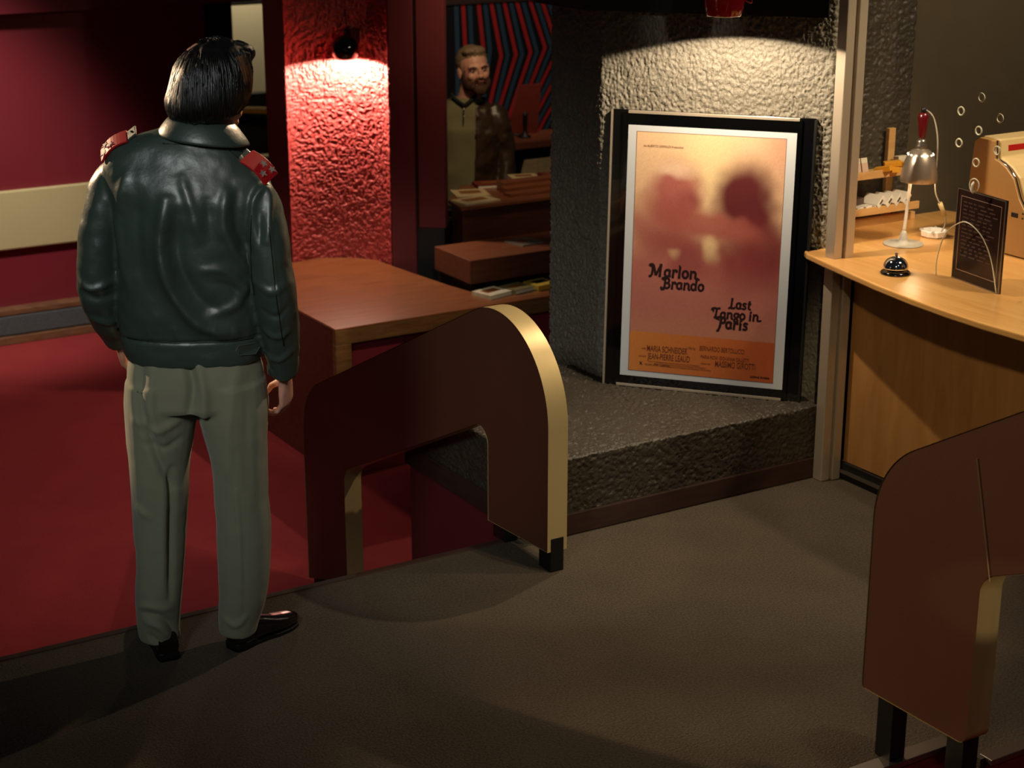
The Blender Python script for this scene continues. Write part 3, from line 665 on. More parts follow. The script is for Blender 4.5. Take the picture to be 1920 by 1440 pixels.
def ell(cx, cy, rx, ry, rot=0.0, s0=0.7, s1=1.15):
    asp = 1.64; X = fx-cx; Y = (fy-cy)*asp; c, s = math.cos(rot), math.sin(rot); x = X*c+Y*s; y = -X*s+Y*c
    return 1-sm(np.sqrt((x/rx)**2+(y/ry)**2), s0, s1)
mixc((222, 178, 140), sm(fy, 0.0, 0.5)); mixc((238, 212, 160), ell(0.47, 0.12, 0.22, 0.32, 0, 0.1, 1.3)*0.8)
mixc((198, 130, 112), sm(fx, 0.75, 1.0)*sm(-fy, -0.3, 0.0)*0.6)
mixc((186, 112, 100), sm(fy, 0.40, 0.56)); mixc((188, 118, 104), sm(fy, 0.56, 0.66)); mixc((206, 146, 112), sm(fy, 0.70, 0.83))
# generic soft masses and haze, edges warped so that they read as cloudy colour fields
_w = np.stack([fx*5.0, fy*8.0, fx*0+2.3], 1); _fx0, _fy0 = fx.copy(), fy.copy()
fx = fx + (vnoise(_w)-0.5)*0.12 + (vnoise(_w*2.7+7)-0.5)*0.05; fy = fy + (vnoise(_w+31)-0.5)*0.06 + (vnoise(_w*2.7+17)-0.5)*0.025
mixc((168, 86, 84), ell(0.27, 0.24, 0.21, 0.24, 0.2, 0.4, 1.25)*0.9); mixc((240, 208, 176), ell(0.27, 0.135, 0.17, 0.07, 0.1, 0.2, 1.2)*0.7)
mixc((98, 44, 46), ell(0.77, 0.26, 0.23, 0.30, -0.2, 0.5, 1.2)); mixc((128, 58, 58), ell(0.36, 0.30, 0.12, 0.14, 0.3, 0.2, 1.2)*0.7)
mixc((170, 98, 88), ell(0.20, 0.42, 0.30, 0.24, 0.1, 0.4, 1.35)*0.85); mixc((150, 74, 72), ell(0.32, 0.44, 0.26, 0.14, 0, 0.3, 1.3)*0.7)
mixc((122, 52, 54), ell(0.86, 0.46, 0.30, 0.26, 0.2, 0.4, 1.25)*0.95); mixc((168, 92, 82), ell(0.46, 0.345, 0.46, 0.10, 0.25, 0.5, 1.25)*0.9)
mixc((232, 198, 148), ell(0.31, 0.495, 0.07, 0.05, 0, 0.3, 1.1)*0.7); mixc((234, 200, 150), ell(0.57, 0.47, 0.075, 0.11, -0.35, 0.3, 1.1)*0.9)
mixc((146, 72, 72), ell(0.42, 0.52, 0.16, 0.14, -0.2, 0.4, 1.25)*0.8); mixc((140, 66, 66), ell(0.80, 0.56, 0.28, 0.18, 0, 0.3, 1.35)*0.75)
mixc((176, 108, 98), sm(_fy0, 0.5, 0.66)*0.6); fx, fy = _fx0, _fy0
orng = (fy > 0.832); base_o = lin((208, 130, 66))[None, :]*(1-fx[:, None]) + lin((186, 92, 52))[None, :]*fx[:, None]
colr = np.where(orng[:, None], base_o, colr)
colr *= (0.95+0.1*np.random.rand(len(vs)))[:, None]
ca = pm.data.color_attributes.new('print', 'FLOAT_COLOR', 'POINT')
ca.data.foreach_set('color', np.concatenate([colr, np.ones((len(vs), 1))], 1).ravel())
for a, b, c_, d in ((PX0, PX1, PZ0, PZ0+0.0015), (PX0, PX1, PZ1-0.0015, PZ1), (PX0, PX0+0.0015, PZ0, PZ1), (PX1-0.0015, PX1, PZ0, PZ1)):
    MB().box(a, b, -0.0084, -0.0075, c_, d).build('keyline', M['line_ink'], pt)
def PP(x, y): return (PX0+(PX1-PX0)*x, -0.0086, PZ1-(PZ1-PZ0)*y)
# ---- swash serif lettering drawn as pen strokes (unit: cap height 1, x-height .64)
def arc(cx, cy, rx, ry, a0, a1, n=10): return [(cx+rx*math.cos(math.radians(a0+(a1-a0)*k/n)), cy+ry*math.sin(math.radians(a0+(a1-a0)*k/n))) for k in range(n+1)]
GL = {
 'M': (1.28, [arc(0.02, .86, .07, .07, -60, 200, 8)+[(0.0, .98), (0.16, 1.02), (.3, .98)], [(.3, 1.0), (.2, .1), (.1, -.06), (-.08, -.06)], [(.3, 1.0), (.56, .05)], [(.56, .05), (.98, 1.0)], [(.98, 1.0), (.92, .0)], [(.84, 1.0), (1.1, 1.0)], [(.8, .02), (1.06, .02)]]),
 'a': (.62, [arc(.27, .31, .22, .3, 50, 340, 16), [(.5, .62), (.46, .1), (.6, .02)], [(.4, .6), (.5, .62)]]),
 'r': (.52, [[(.16, .6), (.12, 0)], [(.05, .6), (.17, .6)], [(.02, .01), (.24, .01)], arc(.34, .4, .18, .22, 170, 55, 8), arc(.44, .53, .03, .04, 0, 360, 6)]),
 'l': (.34, [[(.18, 1.0), (.13, 0)], [(.06, 1.0), (.19, 1.0)], [(.02, .01), (.26, .01)]]),
 'o': (.62, [arc(.3, .31, .24, .31, 0, 360, 22)]),
 'n': (.72, [[(.16, .6), (.12, 0)], [(.05, .6), (.17, .6)], [(.02, .01), (.24, .01)], arc(.36, .38, .2, .23, 165, 0, 10)+[(.54, .1), (.6, .0), (.74, .02)]]),
 'B': (.9, [arc(.1, .84, .07, .07, -60, 200, 8)+[(.06, .98), (.3, 1.03), (.5, 1.0)], [(.36, 1.0), (.3, .0), (.2, -.14), (0.04, -.16), (-.06, -.04), (.02, .1)], arc(.5, .76, .24, .24, 90, -90, 12), [(.34, .52), (.5, .52)], arc(.5, .26, .3, .26, 90, -90, 12)+[(.3, .0), (.12, .02)]]),
 'd': (.68, [arc(.27, .31, .22, .3, 40, 335, 16), [(.54, 1.0), (.49, .06), (.62, .01)], [(.42, 1.0), (.56, 1.0)]]),
 'L': (.74, [[(.2, 1.0), (.46, 1.0)], [(.34, 1.0), (.26, .02)], [(.0, -.08), (.14, .06), (.3, .02), (.6, .0), (.68, .16)]]),
 's': (.5, [[(.42, .5), (.36, .6), (.2, .62), (.1, .52), (.14, .38), (.34, .28), (.38, .12), (.26, .0), (.1, .02), (.03, .12)]]),
 't': (.46, [[(.24, .92), (.16, .1), (.26, .0), (.42, .06)], [(.04, .6), (.42, .6)]]),
 'T': (.86, [arc(.02, .74, .09, .09, -80, 160, 8)+[(-.04, .96), (.2, 1.03), (.5, .98), (.86, 1.04)], [(.48, 1.0), (.42, .3), (.34, .0)], [(.2, .0), (.46, .0)]]),
 'g': (.62, [arc(.3, .38, .22, .23, 0, 360, 16), [(.3, .14), (.16, .06), (.4, -.02), (.52, -.16), (.34, -.3), (.1, -.26), (.06, -.12), (.18, -.04)], [(.46, .54), (.6, .62)]]),
 'i': (.34, [[(.16, .6), (.13, 0)], [(.05, .6), (.17, .6)], [(.02, .01), (.26, .01)], arc(.18, .84, .035, .035, 0, 360, 6)]),
 'P': (.8, [arc(.04, .8, .08, .08, -60, 200, 8)+[(.0, .98), (.24, 1.04), (.5, 1.0)], [(.4, 1.0), (.3, .1), (.14, -.3), (.0, -.26)], arc(.5, .74, .26, .26, 90, -100, 12)+[(.34, .46)]]),
 ' ': (.30, []),
}
def penline(name, s, x0, y0, size, wid, parent, slant=0.0, swash=None):
    mbx = MB(); x = 0
    for ch in s:
        wch, strokes = GL[ch]
        for st_ in strokes:
            pts3 = [((x+a+slant*b)*size, 0, b*size) for a, b in st_]
            mbx.tube(pts3, wid*size, 6, flat=(Vector((0, 1, 0)), 0.06))
        x += wch + 0.04
    if swash:
        mbx.tube([((x+a)*size, 0, b*size) for a, b in swash], wid*size*0.9, 6, flat=(Vector((0, 1, 0)), 0.06))
    o = mbx.build(name, M['ink'], parent); o.location = PP(x0, y0)
    return x*size
def fitw(s): return sum(GL[c][0]+0.04 for c in s)
Wp = PX1-PX0
def title(s, xa, xb, yb, wid=0.09, sw=None):
    size = (xb-xa)*Wp/fitw(s); penline('title_lettering', s, xa, yb, size, wid, pt, 0.03, sw)
title('Marlon', 0.125, 0.455, 0.590, 0.125, [(-.1, .02), (.1, -.04), (.12, -.14)])
title('Brando', 0.21, 0.505, 0.638, 0.125)
title('Last', 0.675, 0.83, 0.700, 0.13)
title('Tango in', 0.565, 0.885, 0.744, 0.13, [(-.1, .0), (.12, .0), (.2, .1)])
title('Paris', 0.60, 0.815, 0.786, 0.13)
def credit(s, x, y, size, sx=0.62, mat='ink_brown', align='LEFT', off=0.0):
    text_mesh('printed_text', s, size, M[mat], pt, PP(x, y), align=align, sx=sx, offset=off, ext=0.0001)
credit('An ALBERTO GRIMALDI Production', 0.05, 0.062, 0.0125, 0.8)
credit('a film by', 0.405, 0.888, 0.014, 0.7); credit('BERNARDO BERTOLUCCI', 0.49, 0.888, 0.026, 0.58)
credit('with', 0.09, 0.905, 0.012, 0.8); credit('MARIA SCHNEIDER', 0.125, 0.911, 0.034, 0.55, off=0.0003)
credit('MARIA MICHI  GIOVANNA GALLETTI', 0.50, 0.921, 0.0195, 0.58)
credit('and with', 0.07, 0.938, 0.011, 0.8); credit('JEAN-PIERRE LEAUD', 0.135, 0.944, 0.034, 0.55, off=0.0003)
credit('and also with', 0.505, 0.946, 0.010, 0.7); credit('MASSIMO GIROTTI', 0.60, 0.951, 0.034, 0.55, off=0.0003)
for k, y in enumerate((0.953, 0.961, 0.969)):
    credit('director of photography music screenplay story and editing by a film production', 0.14+0.04*k, y+0.004, 0.0078, 0.8)
credit('X', 0.078, 0.972, 0.017, 0.9, 'ink', off=0.0006); credit('NO ONE UNDER 17 ADMITTED', 0.115, 0.972, 0.0095, 0.75, 'ink')
credit('United Artists', 0.975, 0.984, 0.013, 1.0, 'ink', align='RIGHT', off=0.0004)

# ================================================================== TICKET BOOTH COUNTER
ct = empty('ticket_counter', (4.3, 3.9, 0), 0, 'pale wooden ticket counter running through the glass of the booth', 'counter')
cpoly = [(4.225, 4.785), (4.18, 4.795), (4.160, 4.76), (4.128, 4.62), (4.10, 4.48), (4.06, 4.28), (4.03, 4.08), (4.015, 3.9), (4.012, 3.75), (4.02, 3.55), (4.05, 3.3), (4.10, 3.0), (5.3, 3.0), (5.3, 4.6), (5.15, 5.06), (4.62, 5.06), (4.40, 4.84)]
kid(MB().prism(cpoly, 0.841, 0.864).build('counter_top', M['counter'], bev=0.005), ct)
pnl = kid(MB().box(4.285, 4.303, 3.0, 4.63, 0.07, 0.841).build('front_panel', M['panel_wood']), ct)
kid(MB().box(4.27, 4.284, 3.0, 4.655, 0.0, 0.028).box(4.27, 4.284, 3.0, 4.655, 0.04, 0.068).build('kick_rail', M['black'], bev=0.003), ct)
kid(MB().box(4.262, 4.285, 3.0, 4.655, 0.028, 0.04).build('kick_trim', M['steel']), ct)
CT = 0.864
# service bell
bell = empty('service_bell', (4.226, 4.362, CT), 0, 'chrome service bell on the pale wooden counter', 'bell')
MB().lathe([(0.046, 0), (0.047, 0.004), (0.043, 0.009), (0.036, 0.013)], 36).build('base', M['black_gloss'], bell, smooth=True)
MB().lathe([(0.039, 0.017), (0.0395, 0.021), (0.036, 0.034), (0.028, 0.045), (0.016, 0.052), (0.004, 0.054)], 36).build('dome', M['chrome'], bell, smooth=True)
MB().lathe([(0.0045, 0.052), (0.004, 0.060), (0.006, 0.063), (0.0015, 0.066)], 16).build('button', M['chrome'], bell, smooth=True)
bell.scale = (1.14, 1.14, 1.14)
# desk lamp
dl = empty('desk_lamp', (4.568, 4.685, CT), 0, 'metal desk lamp with perforated shade and red socket on the counter', 'desk lamp')
MB().lathe([(0.074, 0), (0.075, 0.003), (0.072, 0.006), (0.020, 0.010), (0.017, 0.02), (0.012, 0.045), (0.006, 0.054)], 40).build('base', M['lamp_base'], dl, smooth=True)
MB().tube(catmull([(0, 0, 0.05), (0.006, -0.004, 0.16), (0.010, -0.006, 0.26)], 6), 0.0062, 10).build('stem', M['white_plastic'], dl, smooth=True)
sh = [(0.068, 0.0), (0.0695, 0.003), (0.067, 0.03), (0.060, 0.065), (0.050, 0.095), (0.036, 0.115), (0.020, 0.124)]
shi = [(r-0.002, z) for r, z in sh][::-1]
T_ = Matrix.Translation((0.036, -0.022, 0.240))
shd = MB().lathe(shi+sh, 40, T_, cap=False).build('shade', M['shade'], dl, smooth=True)
for k in range(14):
    a = 2*PI*k/14; MB().ball(T_ @ Vector((0.0465*math.cos(a), 0.0465*math.sin(a), 0.102)), 0.0042, 0.0042, 0.0042, nu=8, nv=6).build('vent_hole', M['vent'], shd, smooth=True)
MB().lathe([(0.021, 0.120), (0.022, 0.135), (0.018, 0.142), (0.020, 0.150), (0.012, 0.160)], 24, T_).build('collar', M['steel'], dl, smooth=True)
MB().lathe([(0.010, 0.156), (0.013, 0.17), (0.020, 0.235), (0.0185, 0.252), (0.012, 0.256)], 24, T_).build('socket_handle', M['socket_red'], dl, smooth=True)
MB().lathe([(0.009, 0.254), (0.009, 0.272), (0.005, 0.276)], 16, T_).build('socket_cap', M['black'], dl, smooth=True)
MB().ball(T_ @ Vector((0, 0, 0.055)), 0.024, 0.024, 0.028, nu=14, nv=8).build('bulb', M['bulb'], dl, smooth=True)
CRD_ = 0
crd = catmull([T_ @ Vector((0, 0, 0.27)), T_ @ Vector((0.03, -0.02, 0.24)), T_ @ Vector((0.05, -0.03, 0.16)), T_ @ Vector((0.075, -0.01, 0.05)), T_ @ Vector((0.09, 0.0, -0.05)), T_ @ Vector((0.14, 0.0, -0.13)), T_ @ Vector((0.175, 0.02, -0.18)), T_ @ Vector((0.18, 0.05, -0.236))], 8)
cdn = MB().tube(crd, 0.0028, 6).build('cord', M['lamp_base'], dl, smooth=True)
MB().tube([T_ @ Vector((0.118, 0.0, -0.095)), T_ @ Vector((0.150, 0.003, -0.148))], [0.009, 0.008], 8).build('inline_switch', M['cream'], cdn, smooth=True)
lamp('desk_lamp_bulb', 'POINT', (4.604, 4.663, CT+0.24+0.04), None, 5.5, (1.0, 0.76, 0.45), shadow_soft_size=0.02)
# ashtray
ash = empty('ashtray', (4.76, 4.72, CT), 0.3, 'white porcelain ashtray on the counter beside the lamp base', 'ashtray')
pts = []
aprof = [(0.042, 0.0), (0.050, 0.004), (0.052, 0.026), (0.046, 0.028), (0.040, 0.010), (0.0005, 0.008)]
MB().lathe(aprof, 8, cap=False).build('bowl', M['porcelain'], ash, bev=0.002)
for k in range(4):
    a = PI/2*k+0.39; MB().box(-0.006, 0.006, -0.004, 0.004, 0.022, 0.030, Matrix.Rotation(a, 4, 'Z') @ Matrix.Translation((0.049, 0, 0))).build('notch', M['lamp_base'], ash)
# price sign leaning behind the glass
sg0 = Vector((4.358, 4.222, CT)); sg1 = Vector((4.322, 3.968, CT)); su = (sg1-sg0); sw_ = su.length; su.normalize()
sup = (Vector((0, 0, 1))).normalized(); sy = sup.cross(su).normalized()
sg = empty('price_sign', sg0, 0, 'dark framed price board standing behind the arch in the glass', 'sign')
sg.rotation_euler = Matrix((su, sy, sup)).transposed().to_euler()
SH_ = 0.318
MB().box(0, sw_, 0.0, 0.008, 0.002, SH_).build('board', M['sign_black'], sg, bev=0.001)
fm = MB()
for a, b, c_, d in ((0, sw_, 0, 0.004), (0, sw_, SH_-0.004, SH_), (0, 0.004, 0, SH_), (sw_-0.004, sw_, 0, SH_)): fm.box(a, b, -0.002, 0.009, c_, d)
fm.build('frame', M['steel'], sg)
fm = MB()
for a, b, c_, d in ((0.02, sw_-0.02, 0.035, 0.037), (0.02, sw_-0.02, SH_-0.026, SH_-0.024), (0.02, 0.022, 0.035, SH_-0.025), (sw_-0.022, sw_-0.02, 0.035, SH_-0.025)): fm.box(a, b, -0.001, 0.0, c_, d)
fm.build('inner_line', M['sign_line'], sg)
fm = MB(); rr = random.Random(4)
for r_ in range(15):
    z = SH_-0.045-r_*0.0132; x = 0.035
    for wd in range(5):
        l = rr.uniform(0.012, 0.036)
        if x+l > sw_-0.035: break
        fm.box(x, x+l, -0.0008, 0.0, z, z+0.004); x += l+rr.uniform(0.006, 0.018)
fm.build('lettering', M['sign_text'], sg)
# suction hook on glass
sk = empty('suction_hook', (4.306, 4.097, 1.216), 0, 'clear suction cup hook stuck on the booth glass above the price board', 'hook')
RX = Matrix.Rotation(PI/2, 4, 'Y')
MB().lathe([(0.0005, 0.004), (0.020, 0.004)], 28, Matrix.Rotation(-PI/2, 4, 'Y'), cap=False).build('cup', glassmat('clear_rubber', (0.95, 0.93, 0.9, 1), 0.1, 3.0), sk, smooth=True)
MB().tube([(-0.005, 0.0215*math.cos(t), 0.0215*math.sin(t)) for t in np.linspace(0, 2*PI, 29)], 0.0024, 6, cap=False).build('cup_rim', M['glass_edge'], sk, smooth=True)
MB().tube(catmull([(-0.006, 0.0, 0.010), (-0.014, 0.0, 0.002), (-0.014, 0, -0.018), (-0.007, 0, -0.024)], 5), 0.0045, 8).build('hook', M['white_plastic'], sk, smooth=True)
# small glass tumbler at the frame edge
gt = MB().lathe([(0.02, 0.0), (0.024, 0.002), (0.026, 0.055), (0.024, 0.055), (0.021, 0.004), (0.0005, 0.004)], 24, cap=False).build('glass_tumbler', glassmat('tumbler_glass', (0.95, 0.97, 0.95, 1), 0.05, 2.0), smooth=True)
gt.location = (4.33, 3.83, CT); tag(gt, 'small clear glass at the right edge of the counter', 'glass')

# wall rack with cigarette packets
rk = empty('cigarette_rack', (4.75, 5.0, CT), 0, 'pale wooden two-shelf rack of cigarette packets on the counter', 'rack')
def rbox(x0, x1, y0, y1, z0, z1): return (x0-4.75, x1-4.75, y0-5.0, y1-5.0, z0-CT, z1-CT)
MB().box(*rbox(4.795, 4.83, 5.035, 5.055, CT, 1.232)).build('upright', M['pale_wood'], rk, bev=0.002)
MB().box(*rbox(4.45, 4.49, 5.035, 5.055, CT, 1.16)).build('upright', M['pale_wood'], rk, bev=0.002)
for z, xa, xb in ((1.068, 4.47, 4.86), (0.925, 4.50, 4.895)):
    s_ = MB().box(*rbox(xa, xb, 4.955, 5.05, z, z+0.008)).build('shelf', M['pale_wood'], rk)
    MB().box(*rbox(xa, xb, 4.945, 4.957, z-0.006, z+0.024)).build('front_rail', M['pale_wood'], s_, bev=0.002)
MB().box(*rbox(4.42, 4.92, 4.99, 5.01, CT, CT+0.032)).build('base_rail', M['pale_wood'], rk, bev=0.002)
for pc in rk.children:
    pass
def packet(x, y, z, rx, rz, w_, d_, h_, top, bottom, label, group):
    t = empty('cigarette_packet', (x, y, z), 0, label, 'packet', group); t.rotation_euler = (rx, 0, rz)
    MB().box(-w_/2, w_/2, -d_/2, d_/2, 0, h_*0.68).build('carton', bottom, t, bev=0.001)
    MB().box(-w_/2, w_/2, -d_/2, d_/2, h_*0.68, h_).build('lid', top, t, bev=0.001)
    return t
M['pk_pink'] = simple('packet_pale_pink', (214, 180, 160), 0.5); M['pk_dark'] = simple('packet_dark', (70, 50, 40), 0.4)
for k, x in enumerate((4.555, 4.592, 4.629)):
    packet(x, 4.985, 1.076, -0.25, 0.1, 0.034, 0.02, 0.062, M['white_card'], M['pk_pink'], ['pale pink packet leftmost on the upper shelf of the rack', 'pale pink packet second from the left on the upper rack shelf', 'pale pink packet third from the left on the upper rack shelf'][k], 'pale packets on the upper rack shelf')
yp = [(4.685, 4.985, 1.086, 1.35, 0.5), (4.725, 4.98, 1.105, 1.45, 1.0), (4.765, 4.985, 1.086, 1.5, -0.4), (4.80, 4.985, 1.10, 1.5, 0.2)]
for k, (x, y, z, rx, rz) in enumerate(yp):
    packet(x, y, z, rx, rz, 0.034, 0.02, 0.065, M['yellow_card'], M['yellow_card'], ['yellow packet lying leftmost in the yellow heap on the upper shelf', 'yellow packet on top of the yellow heap on the upper shelf', 'yellow packet lying low in the middle of the yellow heap', 'yellow packet at the right end of the yellow heap'][k], 'yellow packets on the upper rack shelf')
packet(4.835, 5.0, 1.076, -0.1, 0.0, 0.05, 0.03, 0.05, M['white_card'], M['white_card'], 'cream box behind the lamp shade on the upper rack shelf', 'boxes on the rack')
for k in range(4):
    t = empty('cigarette_packet', (4.685+0.046*k, 4.985, 0.965), 0, ['white packet leaning leftmost of four on the lower shelf', 'white packet leaning second of four on the lower shelf', 'white packet leaning third of four on the lower shelf', 'white packet leaning rightmost of four on the lower shelf'][k], 'packet', 'white packets leaning on the lower shelf')
    t.rotation_euler = (0.0, -0.75, 0.15)
    MB().box(-0.026, 0.026, -0.04, 0.04, -0.011, 0.011).build('carton', M['white_plastic'], t, bev=0.002)
    MB().box(-0.01, 0.012, -0.041, -0.04, -0.004, 0.004).build('mark', M['pk_dark'], t)
for k in range(3):
    t = packet(4.585+0.045*k, 4.975, 0.934, 0, 0.2, 0.04, 0.05, 0.02, M['white_plastic'], M['white_plastic'], ['flat white packet leftmost on the lower rack shelf', 'flat white packet second from the left on the lower rack shelf', 'flat white packet below the leaning ones on the lower shelf'][k], 'flat white packets on the lower shelf')
t = packet(4.56+0.05, 5.005, 0.955, 0, 0.2, 0.06, 0.04, 0.026, M['pk_dark'], M['pk_dark'], 'dark packet behind the flat white ones on the lower rack shelf', 'boxes on the rack')

# ---- cash register
rg = empty('cash_register', (4.80, 4.43, CT), 0, 'cream enamel cash register on the counter at the right edge', 'cash register')
# side profile (Y,z) local
rp = [(4.565, 0.868), (4.572, 1.13), (4.560, 1.255), (4.535, 1.272), (4.46, 1.270), (4.455, 1.205), (4.43, 1.198), (4.395, 1.180), (4.355, 1.145), (4.325, 1.08), (4.29, 1.035), (4.27, 0.99), (4.268, 0.925), (4.18, 0.92), (4.16, 0.868)]
rp = [(y-4.43, z-CT) for y, z in rp]
yzx = lambda x: Matrix(((0, 0, 1, x), (1, 0, 0, 0), (0, 1, 0, 0), (0, 0, 0, 1)))
MB().prism(rp, -0.011, 0.011, yzx(-0.019)).build('side_plate', M['register_shaded'], rg, bev=0.003)
bodyp = [(y, z) for y, z in rp]
cenY = 0.02
bp2 = [((y-0)*1.0-0.008 if y < 0.05 else y, z+0.004 if z > 0.1 else z) for y, z in rp]
MB().prism(bp2, 0.0, 0.42, yzx(-0.008)).build('body', M['register'], rg, bev=0.005)
MB().tube([(-0.022, y-0.004, z+0.002) for y, z in rp[4:13]], 0.0035, 6).build('chrome_trim', M['chrome'], rg, smooth=True)
MB().box(0.03, 0.13, -0.0, 0.004, -0.01, 0.012, Matrix.Translation((0.0, 0.018, 0.375))).build('badge', simple('badge_red', (170, 30, 24), 0.3), rg)
MB().box(0.13, 0.20, -0.0, 0.004, -0.01, 0.012, Matrix.Translation((0.0, 0.018, 0.375))).build('badge_plate', M['black'], rg)
MB().box(-0.0325, -0.030, -0.110, -0.078, 0.145, 0.162).build('slot', M['black'], rg, bev=0.004)
for z in (0.148, 0.165): MB().ball((-0.031, -0.132, z), 0.003, 0.004, 0.004, nu=8, nv=6).build('screw', M['black'], rg, smooth=True)
# ================================================================== PEOPLE
def head_pieces(mb_, c, R, s=1.0, face=True):
    """solid pieces of a head; c centre of cranium; R 3x3 rotation (face towards local +y)"""
    M4 = Matrix.Translation(Vector(c)) @ R.to_4x4() @ Matrix.Scale(s, 4)
    def b(p, rx, ry, rz, rot=None): mb_.ball((0, 0, 0), rx, ry, rz, mtx=None) if False else mb_.lathe([(math.sin(PI*j/12) if 0 < j < 12 else 0.02, -math.cos(PI*j/12)) for j in range(13)], 20, M4 @ Matrix.Translation(p) @ (rot if rot else Matrix.Identity(4)) @ Matrix.Diagonal((rx, ry, rz, 1)))
    b((0, -0.012, 0.02), 0.077, 0.098, 0.090)           # skull
    b((0, 0.030, -0.035), 0.062, 0.062, 0.080)          # face block
    b((0, 0.045, -0.085), 0.042, 0.045, 0.035)          # jaw
    b((0, 0.082, -0.105), 0.018, 0.014, 0.016)          # chin
    b((0, 0.072, 0.012), 0.052, 0.018, 0.016)           # brow
    for sx in (-1, 1):
        b((0.036*sx, 0.066, -0.035), 0.022, 0.022, 0.022)   # cheek
        b((0.050*sx, 0.02, -0.075), 0.018, 0.045, 0.028)    # jaw corner
        b((0.080*sx, -0.006, -0.018), 0.007, 0.018, 0.032, Matrix.Rotation(0.25*sx, 4, 'Z'))   # ear
    b((0, 0.095, -0.012), 0.0085, 0.014, 0.028, Matrix.Rotation(0.25, 4, 'X'))  # nose bridge
    b((0, 0.106, -0.036), 0.013, 0.014, 0.011)          # nose tip
    for sx in (-1, 1): b((0.011*sx, 0.098, -0.040), 0.008, 0.010, 0.008)
    b((0, 0.088, -0.062), 0.024, 0.012, 0.010)          # mouth mound
    return M4
def fingers(mb_, wrist, dirv, palmn, side, length=0.185, curl=0.9, spread=0.05, opp=0.35):
    """palm and five separate fingers. dirv: wrist->knuckles, palmn: direction the palm faces (fingers curl to it), side: towards the thumb"""
    d = Vector(dirv).normalized(); n = Vector(palmn); n = (n-d*n.dot(d)).normalized(); s = Vector(side); s = (s-d*s.dot(d)-n*s.dot(n)).normalized()
    w0 = Vector(wrist); k = length/0.185
    mb_.loft([(w0-d*0.02, s*0.027*k, n*0.019*k), (w0+d*0.01, s*0.028*k, n*0.018*k), (w0+d*0.05*k, s*0.040*k, n*0.015*k), (w0+d*0.085*k, s*0.042*k, n*0.013*k), (w0+d*0.096*k, s*0.038*k, n*0.010*k)], 20, 2.3)
    L3 = [(0.045, 0.026, 0.020), (0.048, 0.029, 0.022), (0.045, 0.027, 0.021), (0.036, 0.021, 0.018)]
    for i, (off, ls) in enumerate(zip((0.030, 0.010, -0.011, -0.030), L3)):
        p = w0 + d*(0.088 if i != 3 else 0.082)*k + s*off*k; pts = [w0+d*0.06*k+s*off*k, p]; a = curl*(0.45+0.06*i)
        dd = d + s*spread*(1.5-i)*0.5
        ang = 0
        for seg, l in enumerate(ls):
            ang += a*(1.0 if seg else 0.7)
            v = (dd*math.cos(ang) + n*math.sin(ang)).normalized(); pts.append(pts[-1]+v*l*k)
        rr = [0.0095, 0.0092, 0.0086, 0.0078, 0.006]
        mb_.tube(pts, [r*k for r in rr], 10)
        mb_.ball(pts[-1], 0.0062*k, 0.0062*k, 0.0062*k, nu=10, nv=6)
    tp0 = w0 + d*0.022*k + s*0.022*k
    t1 = tp0 + (d*0.6+s*(1.1-opp)+n*opp).normalized()*0.042*k; t2 = t1 + (d*0.85+s*0.1+n*opp*1.2).normalized()*0.032*k; t3 = t2 + (d*0.9+s*0.0+n*0.45).normalized()*0.026*k
    mb_.tube([tp0, t1, t2, t3], [0.016*k, 0.0125*k, 0.0102*k, 0.0075*k], 10); mb_.ball(t3, 0.0078*k, 0.0078*k, 0.0078*k, nu=10, nv=6)
def ring(a, b, z, ra, rb, tilt=0.0): return ((a, b, z), (ra, 0, 0), (0, rb, tilt))
def limb(mb_, pts, radii, n=24, flatdir=None):
    P_ = [Vector(p) for p in pts]; rings_ = []
    for i, p in enumerate(P_):
        t = (P_[min(i+1, len(P_)-1)]-P_[max(i-1, 0)]).normalized()
        x = Vector((1, 0, 0)); x = (x-t*x.dot(t)).normalized(); y = t.cross(x).normalized(); r = radii[i]
        ra, rb = r if isinstance(r, tuple) else (r, r)
        rings_.append((p, x*ra, y*rb))
    mb_.loft(rings_, n)
def dens(pts, vals, per=5):
    """smooth both a path and its radii"""
    rows = [tuple(p)+tuple(v if isinstance(v, tuple) else (v, v)) for p, v in zip(pts, vals)]
    out = []
    n = len(rows); A = np.array(rows)
    for i in range(n-1):
        a, b, c, d = A[max(i-1, 0)], A[i], A[i+1], A[min(i+2, n-1)]
        for k in range(per):
            t = k/per; out.append(0.5*((2*b)+(c-a)*t+(2*a-5*b+4*c-d)*t*t+(3*b-a-3*c+d)*t**3))
    out.append(A[-1]); return [tuple(r[:3]) for r in out], [tuple(r[3:5]) for r in out]
def slimb(mb_, pts, vals, per=5, n=24):
    p, v = dens(pts, vals, per); limb(mb_, p, v, n)
def seg_dist(P2, line):
    """min distance of 2D points to polyline and parameter 0..1"""
    best = np.full(len(P2), 1e9); par = np.zeros(len(P2)); n = len(line)-1
    for i in range(n):
        a = np.array(line[i]); b = np.array(line[i+1]); ab = b-a
        t = np.clip(((P2-a)@ab)/(ab@ab), 0, 1); d = np.linalg.norm(P2-(a+t[:, None]*ab), axis=1)
        m = d < best; best[m] = d[m]; par[m] = (i+t[m])/n
    return best, par
